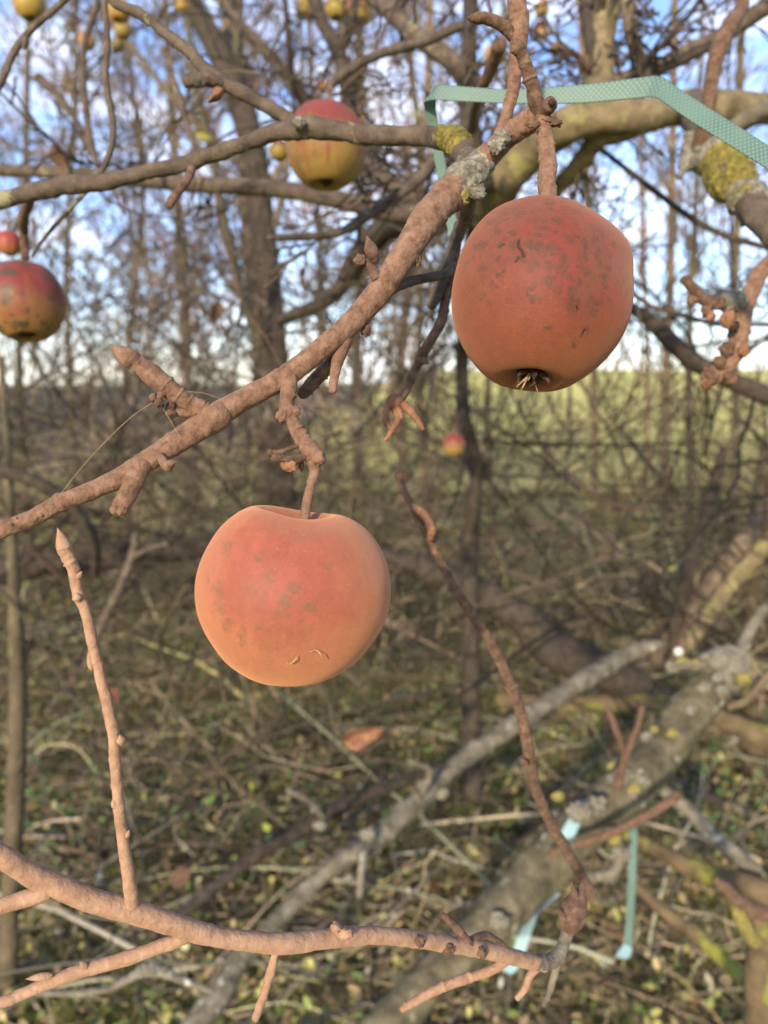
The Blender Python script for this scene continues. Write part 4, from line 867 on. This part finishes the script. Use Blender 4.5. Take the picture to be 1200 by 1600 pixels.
# spur carrying the lower apple
sp = part('spur', [(452, 590, 30, .269), (450, 606, 27, .267), (448, 630, 24, .266), (449, 645, 26, .2655), (458, 656, 22, .2655), (464, 672, 25, .265), (474, 688, 27, .2645), (486, 706, 32, .264), (493, 716, 32, .264), (491, 726, 24, .264)], br, rings=.0011, ring_gap=.0031, amp=.0006, seed=13)
blob('knob', sp, at(442, 650, .2645), .0024, 'dusty', .5, 2.2, 5, 30)
blob('knob', sp, at(498, 716, .2625), .0026, 'dusty', .4, 2.2, 6, 30)
blob('knob', sp, at(462, 642, .2645), .0017, 'dusty', .5, 2.2, 7, 24)
dr = part('dried_pedicel', [(478, 712, 10, .2625), (466, 717, 16, .261), (452, 719, 15, .2595), (440, 716, 12, .2585), (428, 716, 13, .2575)], sp, mat='rusty', rings=.0009, seed=14)
part('dried_pedicel', [(470, 696, 7, .2635), (455, 700, 7, .2625), (440, 706, 9, .2615), (426, 708, 11, .261), (421, 707, 12, .2605)], sp, mat='rusty', rings=.0009, seed=15)
blob('bud_scale', dr, at(452, 727, .2595), .0024, 'dryleaf', .7, 2.4, 8, 30, (1.2, .6, .9)); blob('bud_scale', dr, at(471, 727, .2625), .0015, 'core', .7, 2.4, 9, 24, (.6, .6, 1.3))
# pair of stubs under the branch
sp = part('spur', [(538, 528, 30, .277), (530, 555, 24, .2765), (524, 580, 17, .276), (520, 606, 14, .2755), (519, 611, 13, .2755)], br, rings=.0004, seed=16)
sp = part('spur', [(528, 556, 16, .280), (514, 572, 22, .282), (496, 590, 24, .283), (478, 610, 22, .284), (471, 616, 18, .284)], br, rings=.0013, ring_gap=.003, mat='rusty', seed=17)
blob('bud_scale', br, at(572, 515, .279), .0022, 'rusty', .8, 2.2, 10, 30, (.8, .6, 1.2))
blob('bud_scale', br, at(650, 402, .285), .0025, 'rusty', .8, 2.2, 11, 30, (.8, .6, 1.3))
# bud pair above the branch
sp = part('spur', [(598, 452, 20, .28), (590, 438, 20, .279), (582, 424, 17, .278), (570, 410, 16, .277), (562, 406, 15, .2765)], br, rings=.001, ring_gap=.0026, mat='rusty', seed=18)
blob('bud_scale', sp, at(562, 407, .2755), .0022, 'rusty', .7, 2.4, 12, 30)
bud(sp, (585, 407, .278), (573, 368, .2765), 21, seed=6, mat='rusty')
# upper cluster above the scabby apple
sp = part('spur', [(848, 176, 30, .2875), (838, 160, 26, .286), (832, 135, 23, .284), (825, 112, 21, .282), (816, 88, 20, .28), (808, 74, 20, .278)], br, rings=.0010, ring_gap=.0038, amp=.0006, mat='rusty', seed=19)
bud(sp, (813, 84, .2795), (801, 58, .2765), 22, seed=8, mat='rusty')
kn = part('spur', [(848, 172, 22, .286), (856, 166, 25, .2835), (860, 163, 25, .2815)], br, rings=.0012, ring_gap=.0022, mat='rusty', seed=20)
blob('bud_scale', kn, at(862, 161, .2795), .0013, 'core', .6, 2.5, 13, 24)
for i, (x, y, s) in enumerate([(836, 196, .0022), (868, 192, .002), (846, 204, .0018), (858, 188, .0022)]): blob('bud_scale', br, at(x, y, .2855), s, 'rusty', .8, 2.4, 20 + i, 28, (1.3, .8, .7))
# top shoot
sh = part('shoot', [(774, 232, 30, .306), (782, 208, 20, .306), (790, 185, 19, .306), (799, 150, 21, .306), (806, 112, 23, .305), (809, 80, 27, .304), (812, 40, 31, .302), (807, 0, 31, .30), (803, -50, 30, .298), (796, -120, 29, .296)], br, rings=.0006, ring_gap=.006, seed=21)
sb_ = part('shoot_stub', [(806, 60, 20, .303), (790, 44, 20, .301), (772, 33, 19, .299), (755, 27, 18, .2975)], sh, mat='rusty', rings=.0009, seed=22)
bud(sb_, (760, 29, .298), (729, 28, .2945), 18, seed=9, mat='rusty')
# lichen at the fork
crust('lichen_patch', br, *trace([(706, 302, 51, .3), (728, 282, 54, .304), (746, 262, 47, .306)]), 'lichen_grey', 12, .40)
for i, (x, y, s, m_) in enumerate([(720, 305, .003, 'lichen_yellow'), (745, 300, .003, 'lichen_grey'), (712, 288, .003, 'lichen_yellow'), (785, 216, .003, 'lichen_grey'), (776, 228, .0026, 'lichen_grey')]): blob('lichen_patch', br, at(x, y, .296), s, m_, .8, 2.6, 40 + i, 36, (1.2, .6, 1))

# brown limb that runs into the fork, with its own twigs
sl = part('side_limb', [(-150, 330, 30, .43), (0, 313, 28, .42), (40, 302, 26, .418), (95, 291, 28, .414), (165, 285, 27, .41), (210, 273, 24, .406), (280, 258, 24, .4), (330, 242, 24, .396), (380, 225, 25, .39), (430, 208, 27, .386), (478, 200, 33, .38), (530, 205, 30, .374), (570, 211, 32, .37), (620, 212, 30, .362), (680, 213, 32, .35), (712, 224, 36, .338), (728, 245, 40, .322), (738, 268, 44, .309)], br, mat='brown', rings=.0005, ring_gap=.008, amp=.001, freq=200, lumps=.0012, step=.0012, sides=26, seed=23)
crust('moss_patch', sl, *trace([(696, 214, 32, .345), (712, 222, 38, .336), (722, 236, 38, .328)]), 'moss', 13, .45)
tw = part('twig', [(110, -70, 12, .40), (175, 0, 15, .40), (220, 22, 17, .40), (265, 57, 18, .397), (300, 85, 19, .395), (320, 108, 22, .393), (360, 136, 23, .39), (400, 156, 23, .387), (440, 180, 23, .384), (470, 198, 26, .381)], sl, mat='brown', rings=.0006, ring_gap=.008, amp=.0007, freq=220, step=.001, sides=24, seed=24)
part('stub', [(345, 130, 20, .389), (325, 124, 22, .386), (306, 126, 22, .384), (292, 128, 20, .382)], tw, mat='brown', amp=.001, seed=25)
part('twig', [(300, 262, 14, .398), (296, 275, 14, .394), (285, 292, 14, .391), (272, 308, 14, .389), (264, 322, 13, .388)], sl, mat='rusty', rings=.0008, seed=26)
part('twig', [(50, 300, 16, .416), (44, 318, 16, .44), (38, 335, 15, .48), (36, 348, 17, .53), (38, 360, 15, .556)], sl, mat='rusty', rings=.0009, seed=27)
blob('lichen_patch', sl, at(466, 190, .371), .0026, 'lichen_grey', .7, 2.5, 50, 30, (1.2, .6, 1))
# twig behind the scabby apple, ending in dry bracts
lt = part('side_twig', [(740, 284, 34, .312), (733, 318, 24, .325), (724, 348, 20, .333), (714, 378, 17, .338), (704, 430, 16, .34), (696, 465, 16, .34), (690, 500, 17, .34), (668, 540, 16, .339), (645, 585, 15, .338), (634, 612, 14, .337), (624, 624, 15, .336)], br, mat='rusty', rings=.0007, ring_gap=.007, seed=28)
for i, (a_, b_, w_) in enumerate([((662, 546), (650, 555), 12), ((661, 562), (671, 568), 10)]): bud(lt, (*a_, .337), (*b_, .335), w_, seed=20 + i, mat='rusty')
cap = part('fruit_scar', [(614, 634, 22, .336), (616, 630, 30, .335), (619, 624, 24, .334)], lt, mat='dryleaf', seed=29)
for i, pl in enumerate([[(632, 632, 14), (646, 648, 12), (656, 662, 9), (662, 671, 3)], [(606, 636, 14), (601, 652, 12), (606, 666, 10), (612, 672, 4)], [(616, 640, 12), (622, 655, 12), (612, 672, 10), (604, 684, 9), (603, 689, 3)], [(622, 638, 10), (626, 650, 9), (616, 662, 6)]]): part('bract', [(x, y, w_, .333 - .001 * q) for q, (x, y, w_) in enumerate(pl)], lt, mat='dryleaf', amp=.0007, rings=.0006, seed=30 + i)
ft = part('side_twig', [(602, 458, 22, .283), (618, 448, 18, .287), (640, 440, 16, .294), (668, 434, 15, .304), (696, 428, 15, .316), (712, 415, 15, .33)], br, mat='brown', rings=.0006, seed=35)
part('twig', [(716, 350, 14, .334), (703, 400, 15, .336), (690, 440, 20, .337), (678, 470, 18, .336), (674, 478, 17, .336)], lt, mat='brown', rings=.0008, seed=36)

# ------------------------------------------------------------------ pale lower branch
lo = thing('apple_branch', 'pale pink branch sagging along the bottom with an upright bud-tipped shoot', 'branch', at(0, 1337, .24))
PK = dict(mat='pale', rings=.0003, ring_gap=.012, amp=.0003, lumps=.0004)
part('main_stem', [(-170, 1262, 36, .228), (-60, 1304, 35, .232), (0, 1336, 35, .235), (45, 1365, 36, .238), (100, 1389, 37, .241), (150, 1409, 37, .244), (210, 1424, 37, .248), (270, 1444, 34, .252), (310, 1457, 34, .255), (360, 1467, 31, .26), (440, 1474, 33, .267), (500, 1468, 30, .275), (550, 1463, 29, .282), (600, 1462, 27, .29), (675, 1471, 27, .304), (725, 1479, 25, .315), (775, 1488, 27, .327), (815, 1499, 24, .337), (850, 1507, 23, .346)], lo, step=.0006, sides=36, seed=40, **PK)
end = part('twig', [(835, 1504, 24, .342), (858, 1503, 24, .348), (875, 1488, 22, .353), (884, 1465, 20, .358), (890, 1445, 22, .36)], lo, mat='grey', rings=.0006, seed=41)
bud(end, (888, 1452, .359), (910, 1380, .366), 40, seed=30, mat='rusty')
for i, (a_, b_, w_) in enumerate([((882, 1440), (874, 1420), 14), ((900, 1405), (893, 1378), 10), ((905, 1450), (915, 1420), 10)]): bud(end, (*a_, .357), (*b_, .359), w_, seed=31 + i, mat='rusty')
up = part('shoot', [(207, 1424, 26, .247), (206, 1408, 23, .2465), (200, 1365, 20, .246), (190, 1295, 19, .245), (184, 1240, 18, .244), (180, 1190, 19, .243), (176, 1140, 18, .242), (160, 1070, 18, .241), (146, 1010, 18, .24), (133, 955, 17, .239), (123, 930, 20, .239), (115, 892, 18, .2385), (107, 872, 20, .238), (102, 860, 20, .238)], lo, step=.0005, sides=28, seed=42, **PK)
bud(up, (106, 872, .238), (90, 825, .2365), 23, seed=40, mat='pale')
part('bud_scar', [(118, 900, 17, .2385), (115, 888, 21, .2385), (110, 878, 21, .238), (105, 868, 22, .238)], up, mat='pale', rings=.0011, ring_gap=.0026, seed=43)
for i, (a_, b_, w_) in enumerate([((122, 938, .237), (118, 926, .2365), 15), ((190, 1162, .2405), (187, 1148, .24), 14), ((143, 1045, .24), (138, 1018, .239), 11), ((179, 1262, .243), (176, 1248, .2425), 9), ((198, 1308, .2445), (202, 1297, .244), 8), ((121, 903, .2375), (128, 893, .237), 8)]): bud(up, a_, b_, w_, seed=50 + i, mat='pale')
sw = part('side_twig', [(296, 1452, 24, .2535), (285, 1466, 22, .253), (240, 1483, 22, .251), (190, 1500, 21, .249), (130, 1516, 22, .247), (75, 1536, 20, .245), (30, 1555, 19, .243), (0, 1568, 19, .241), (-80, 1605, 19, .238), (-160, 1640, 19, .236)], lo, step=.0006, seed=44, **PK)
bud(sw, (80, 1524, .2435), (40, 1530, .2425), 12, seed=60, mat='pale'); bud(sw, (136, 1512, .2455), (124, 1502, .245), 11, seed=61, mat='pale')
part('side_twig', [(80, 1385, 24, .2395), (64, 1396, 27, .2385), (30, 1407, 27, .237), (0, 1417, 25, .2355), (-90, 1448, 24, .232)], lo, step=.0006, seed=45, **PK)
dn = part('side_twig', [(437, 1470, 14, .266), (431, 1490, 12, .2655), (424, 1515, 14, .265), (418, 1535, 13, .2645), (411, 1558, 14, .264), (403, 1582, 13, .2635), (399, 1592, 12, .2635)], lo, step=.0005, seed=46, mat='pale', rings=.0006, ring_gap=.0045, amp=.0004)
kn = part('spur', [(540, 1466, 20, .279), (533, 1458, 18, .277), (526, 1450, 14, .2755)], lo, mat='pale', rings=.0006, seed=47)
blob('bud_scale', kn, at(524, 1449, .2735), .0018, 'pale', .6, 2.4, 1, 26); blob('bud_scale', kn, at(540, 1460, .274), .0022, 'pale', .5, 2.4, 2, 26, (1.3, .6, 1))
part('side_twig', [(800, 1494, 16, .333), (770, 1515, 15, .33), (725, 1530, 16, .327), (680, 1547, 15, .324), (640, 1570, 12, .322), (628, 1577, 9, .321)], lo, mat='pale', rings=.0006, seed=48)
part('side_twig', [(845, 1506, 14, .345), (828, 1525, 12, .343), (820, 1545, 11, .342), (808, 1560, 9, .341)], lo, mat='pale', rings=.0006, seed=49)
part('side_twig', [(872, 1494, 14, .353), (868, 1515, 12, .353), (860, 1545, 11, .354), (850, 1570, 9, .355)], lo, mat='grey', rings=.0006, seed=50)
part('spur', [(735, 1478, 16, .316), (718, 1455, 14, .314), (704, 1440, 13, .312), (692, 1430, 9, .311)], lo, mat='rusty', rings=.0008, seed=51)
part('side_twig', [(735, 1470, 14, .318), (760, 1462, 14, .325), (785, 1478, 13, .33)], lo, mat='rusty', rings=.0006, seed=52)
for i, (x, y, d_) in enumerate([(700, 1484, .305), (655, 1470, .296), (752, 1488, .316)]): blob('bud_scale', lo, at(x, y, d_), .0022, 'rusty', .7, 2.4, 60 + i, 26)

# ------------------------------------------------------------------ other near twigs
def twig_thing(label, tr, mat, seed, name='twig', cat='twig', **k):
    P, R = trace(tr); t = thing(name, label, cat, P[0]); part('stem', tr, t, mat=mat, seed=seed, **k); return t
ct = twig_thing('long thin rusty dead twig slanting down from beside the dry bracts to the dead limb', [(622, 742, 12, .40), (632, 768, 12, .40), (650, 803, 14, .40), (676, 852, 14, .402), (705, 910, 14, .405), (738, 962, 16, .41), (770, 1010, 17, .415), (800, 1075, 18, .42), (816, 1122, 18, .425), (827, 1182, 19, .43), (838, 1235, 18, .445), (868, 1300, 18, .47), (905, 1362, 18, .5), (925, 1400, 18, .52)], 'rusty', 70, rings=.0008, ring_gap=.006, lumps=.0008)
cl = part('dried_leaf', [(646, 792, 12, .397), (664, 806, 14, .394), (674, 828, 14, .393), (672, 842, 8, .394)], ct, mat='dryleaf', amp=.001, rings=.001, seed=71)
bud(ct, (622, 748, .40), (632, 738, .398), 14, seed=70, mat='dryleaf')
for i, (a_, b_) in enumerate([((823, 1198), (813, 1184)), ((640, 785), (624, 778))]): bud(ct, (*a_, .42), (*b_, .42), 11, seed=72 + i, mat='rusty')
rt = twig_thing('knobbly spur with scaly buds pointing down at the edge against the bright sky', [(1560, 180, 26, .5), (1420, 260, 25, .48), (1290, 350, 24, .46), (1200, 412, 25, .45), (1176, 452, 27, .445), (1162, 484, 30, .44), (1156, 520, 30, .436), (1146, 555, 30, .432), (1130, 580, 24, .43), (1112, 596, 18, .428)], 'dusty', 72, name='fruiting_spur', cat='spur', rings=.0016, ring_gap=.005, amp=.001)
sp = part('spur', [(1160, 476, 26, .44), (1140, 474, 22, .437), (1118, 474, 22, .434), (1098, 468, 18, .431), (1082, 450, 16, .429), (1070, 436, 17, .428)], rt, rings=.0012, ring_gap=.004, mat='rusty', seed=73)
crust('lichen_patch', sp, *trace([(1152, 472, 28, .438), (1136, 470, 28, .436)]), 'lichen_grey', 30, .6)
for i, (x, y, s, m_) in enumerate([(1080, 470, .0028, 'rusty'), (1104, 486, .003, 'rusty'), (1110, 494, .0026, 'dryleaf'), (1138, 500, .0042, 'dryleaf'), (1146, 508, .003, 'core'), (1110, 588, .0045, 'rusty'), (1104, 600, .003, 'dryleaf'), (1140, 590, .0034, 'rusty'), (1143, 592, .0028, 'dryleaf'), (1136, 545, .0036, 'rusty'), (1162, 548, .003, 'dryleaf'), (1125, 566, .0034, 'rusty')]): blob('bud_scale', rt, at(x, y, .425), s, m_, .75, 2.3, 80 + i, 30, (1, .7, 1.1))
lp = twig_thing('thin hanging twig curving down in a hook across the brown limb', [(160, -80, 9, .44), (163, 0, 10, .44), (168, 65, 10, .44), (165, 125, 11, .44), (173, 170, 11, .44), (177, 210, 11, .44), (169, 245, 10, .44), (152, 278, 9, .445), (120, 315, 7, .46), (75, 365, 6, .48), (50, 400, 4, .49)], 'brown', 74, rings=.0004)
t = twig_thing('dark twig slanting across the upper corner toward the bare sky', [(180, -90, 10, .5), (100, 0, 11, .5), (50, 45, 11, .5), (20, 85, 12, .5), (0, 130, 13, .5), (-40, 200, 13, .5)], 'brown', 75, rings=.0006)
bud(t, (42, 56, .5), (36, 80, .5), 10, seed=80, mat='brown')
t = twig_thing('blurred brown twig hanging beside the hooked one', [(160, -60, 9, .75), (150, 10, 10, .75), (133, 65, 10, .75), (130, 125, 11, .75), (138, 200, 11, .75), (152, 258, 9, .75)], 'brown', 76, rings=.0004)
t = twig_thing('brown twig arching over the red-topped apple that it carries', [(720, 40, 16, .66), (660, 66, 16, .65), (600, 82, 15, .635), (556, 102, 15, .62), (524, 126, 16, .612), (516, 134, 14, .607)], 'brown', 77, rings=.0008)
t = twig_thing('short dark twig with a curled reddish leaf low in the left sky', [(60, 120, 14, .9), (90, 150, 14, .9), (120, 190, 10, .9), (150, 250, 8, .9), (155, 262, 7, .9)], 'brown', 78, rings=.0006)
t = twig_thing('thin dark twig standing up from the limb with a dead bud', [(268, 115, 7, .7), (282, 160, 16, .7), (290, 185, 10, .7), (300, 220, 8, .7), (310, 250, 8, .69)], 'brown', 79, rings=.0004)
leafc = [('red-brown curled dead leaf against the pale sky left of the trunk', 340, 490, 1.3, 18, 'rusty'), ('dusky pink dead leaf hanging near the brown limb', 105, 250, .9, 26, 'rusty'), ('pinkish red dead leaf lying low below the peach-coloured apple', 566, 1146, 1.25, 32, 'dryleaf'), ('dull brown dry leaf standing by the dark thin stick', 288, 1368, 1.15, 22, 'rusty'), ('faint red leaf fragment beside the mossy upright limb in the sky gap', 842, 45, 1.9, 14, 'redleaf'), ('yellow leaf hung in the twigs under the forked brown twig', 322, 210, 1.6, 14, 'lichen_yellow'), ('dry curled leaf flake by the broken stub of the forked twig', 342, 156, .385, 17, 'dryleaf'), ('small dark red leaf low beside the bud-tipped shoot', 182, 1082, 1.8, 12, 'redleaf')]
for i, (lab, x, y, d, w, m_) in enumerate(leafc):
    r = w * d / FPX; c = at(x, y, d); ga = np.random.default_rng(300 + i)
    n = 13; s = np.linspace(-1, 1, n); q = np.linspace(-1, 1, 9); Sx, Qy = np.meshgrid(s, q, indexing='ij')
    wid = np.sqrt(np.maximum(1 - Sx ** 2, 0)) * (1 - .25 * Sx) * .55 + .01
    e1 = norm(RT * ga.normal() + UP * ga.normal() + BK * .3 * ga.normal()); e2 = norm(np.cross(BK + .4 * ga.normal(size=3), e1)); e3 = np.cross(e1, e2)
    if i == 2: e1, e2, e3 = norm(RT + .35 * UP), norm(UP - .35 * RT + .4 * BK), norm(BK)
    X = c + r * (Sx[..., None] * e1 + (Qy * wid)[..., None] * e2 + (.9 * np.abs(Qy * wid) ** 1.3 * 1.6 + .35 * Sx ** 2 + .12 * Qy * np.sin(5 * Sx) + .10 * fbm(np.stack([Sx * 2, Qy * 2, Sx * 0 + i], -1), 2, i))[..., None] * e3)
    k = 9; ii = np.arange(n - 1)[:, None] * k; jj = np.arange(k - 1)[None]
    o = link('dead_leaf', mesh_of('dead_leaf', X.reshape(-1, 3), np.stack([ii + jj, ii + jj + 1, ii + k + jj + 1, ii + k + jj], -1).reshape(-1, 4)), M[m_])
    sm = o.modifiers.new('thickness', 'SOLIDIFY'); sm.thickness = r * .03
    tag(o, lab, 'leaf', 'dead leaves')
# spider threads
for i, (lab, pl) in enumerate([('long fine spider thread slanting from the long spur down to the dusty branch', [(88, 780, .253), (140, 716, .253), (200, 656, .2535), (246, 624, .2545)]), ('short fine spider thread strung between the long spur and the dusty branch', [(249, 630, .2545), (265, 655, .256), (280, 682, .2575)]), ('fine spider thread bridging the long spur and the branch above it', [(292, 612, .2585), (318, 614, .26), (346, 624, .2635)])]):
    P = np.array([at(*e) for e in pl]); V, Q, T = tube_geo(P, np.full(len(P), .00007), sides=5, step=.002)
    tag(link('spider_thread', mesh_of('spider_thread', V, Q, T), M['straw']), lab, 'spider thread')

# ------------------------------------------------------------------ green woven plastic strap
def strap(label, secs, pale=(), nl=14, nw=10, th=.0005):
    A = np.array([at(a[0], a[1], d) for a, b, d in secs]); B = np.array([at(b[0], b[1], d2 if (d2 := (e[3] if len(e) > 3 else d)) else d) for e in secs for (a, b, d) in [e[:3]]])
    # linear between sections, corners softened
    t = np.linspace(0, len(A) - 1, (len(A) - 1) * nl + 1)
    lin = lambda Y: np.column_stack([np.interp(t, np.arange(len(Y)), Y[:, k]) for k in range(3)])
    a, b = lin(A), lin(B)
    for _ in range(5):
        a[1:-1] = .25 * a[:-2] + .5 * a[1:-1] + .25 * a[2:]; b[1:-1] = .25 * b[:-2] + .5 * b[1:-1] + .25 * b[2:]
    w = np.linspace(0, 1, nw + 1); X = a[:, None] * (1 - w)[None, :, None] + b[:, None] * w[None, :, None]
    s = np.concatenate([[0], np.cumsum(np.linalg.norm(np.diff((a + b) / 2, axis=0), axis=1))]) * 1000
    wid = np.linalg.norm(b - a, axis=1).max() * 1000
    m, k = X.shape[:2]; i = np.arange(m - 1)[:, None] * k; j = np.arange(k - 1)[None]
    me = mesh_of('plastic_strap', X.reshape(-1, 3), np.stack([i + j, i + j + 1, i + k + j + 1, i + k + j], -1).reshape(-1, 4))
    at_ = me.attributes.new('weave', 'FLOAT_VECTOR', 'POINT')
    uv = np.stack([np.repeat(s[:, None], k, 1), np.repeat((w * wid)[None], m, 0), np.zeros((m, k))], -1).astype(np.float32); at_.data.foreach_set('vector', uv.ravel())
    o = link('plastic_strap', me, M['strap']); me.materials.append(M['strap_sky_sheen'])
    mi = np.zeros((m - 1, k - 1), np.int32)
    for q in pale: mi[q * nl:(q + 1) * nl] = 1  # strap sections given the painted sky sheen
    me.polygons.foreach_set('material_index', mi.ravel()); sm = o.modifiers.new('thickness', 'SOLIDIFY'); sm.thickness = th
    return tag(o, label, 'strap')
h = lambda x, y: (600 + x / 2, y / 2)
strap('long green woven plastic strap bent across behind the top shoot and the scabby apple', [
    ((699, 368), (715, 364), .40), ((700, 358), (717, 352), .40), ((690, 318), (706, 314), .398), ((681, 260), (697, 258), .394), ((676, 235), (692, 234), .392), ((668, 196), (684, 194), .388), ((664, 172), (681, 166), .384), ((662, 160), (684, 133), .378), ((677, 156), (684, 132.5), .374), ((725, 159), (727, 136), .37), ((790, 162), (790, 140.5), .366), ((862, 163), (860, 137), .362), ((920, 161), (919, 132), .358), ((975, 156), (975, 125), .354), ((1010, 152), (1022, 119), .350), ((1024, 153), (1038, 122), .347), ((1031, 156), (1053, 134), .345), ((1078, 189), (1100, 165), .336), ((1128, 220), (1150, 196), .327), ((1182, 254), (1200, 228), .318), ((1240, 290), (1258, 262), .308), ((1300, 326), (1318, 298), .3), ((1460, 420), (1478, 392), .28), ((1650, 520), (1668, 492), .265)])
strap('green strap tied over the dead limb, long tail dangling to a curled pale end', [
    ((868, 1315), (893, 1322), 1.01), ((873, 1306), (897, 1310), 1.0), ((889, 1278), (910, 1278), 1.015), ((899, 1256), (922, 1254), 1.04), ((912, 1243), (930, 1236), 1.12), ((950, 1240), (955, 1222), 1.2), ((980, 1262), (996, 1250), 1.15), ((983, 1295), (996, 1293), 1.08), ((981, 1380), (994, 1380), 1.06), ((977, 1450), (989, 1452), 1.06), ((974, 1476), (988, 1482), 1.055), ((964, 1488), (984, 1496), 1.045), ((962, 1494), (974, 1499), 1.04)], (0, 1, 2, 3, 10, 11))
strap('cut end of green strap, its pale colour standing for sky sheen, poking out below the dead limb', [
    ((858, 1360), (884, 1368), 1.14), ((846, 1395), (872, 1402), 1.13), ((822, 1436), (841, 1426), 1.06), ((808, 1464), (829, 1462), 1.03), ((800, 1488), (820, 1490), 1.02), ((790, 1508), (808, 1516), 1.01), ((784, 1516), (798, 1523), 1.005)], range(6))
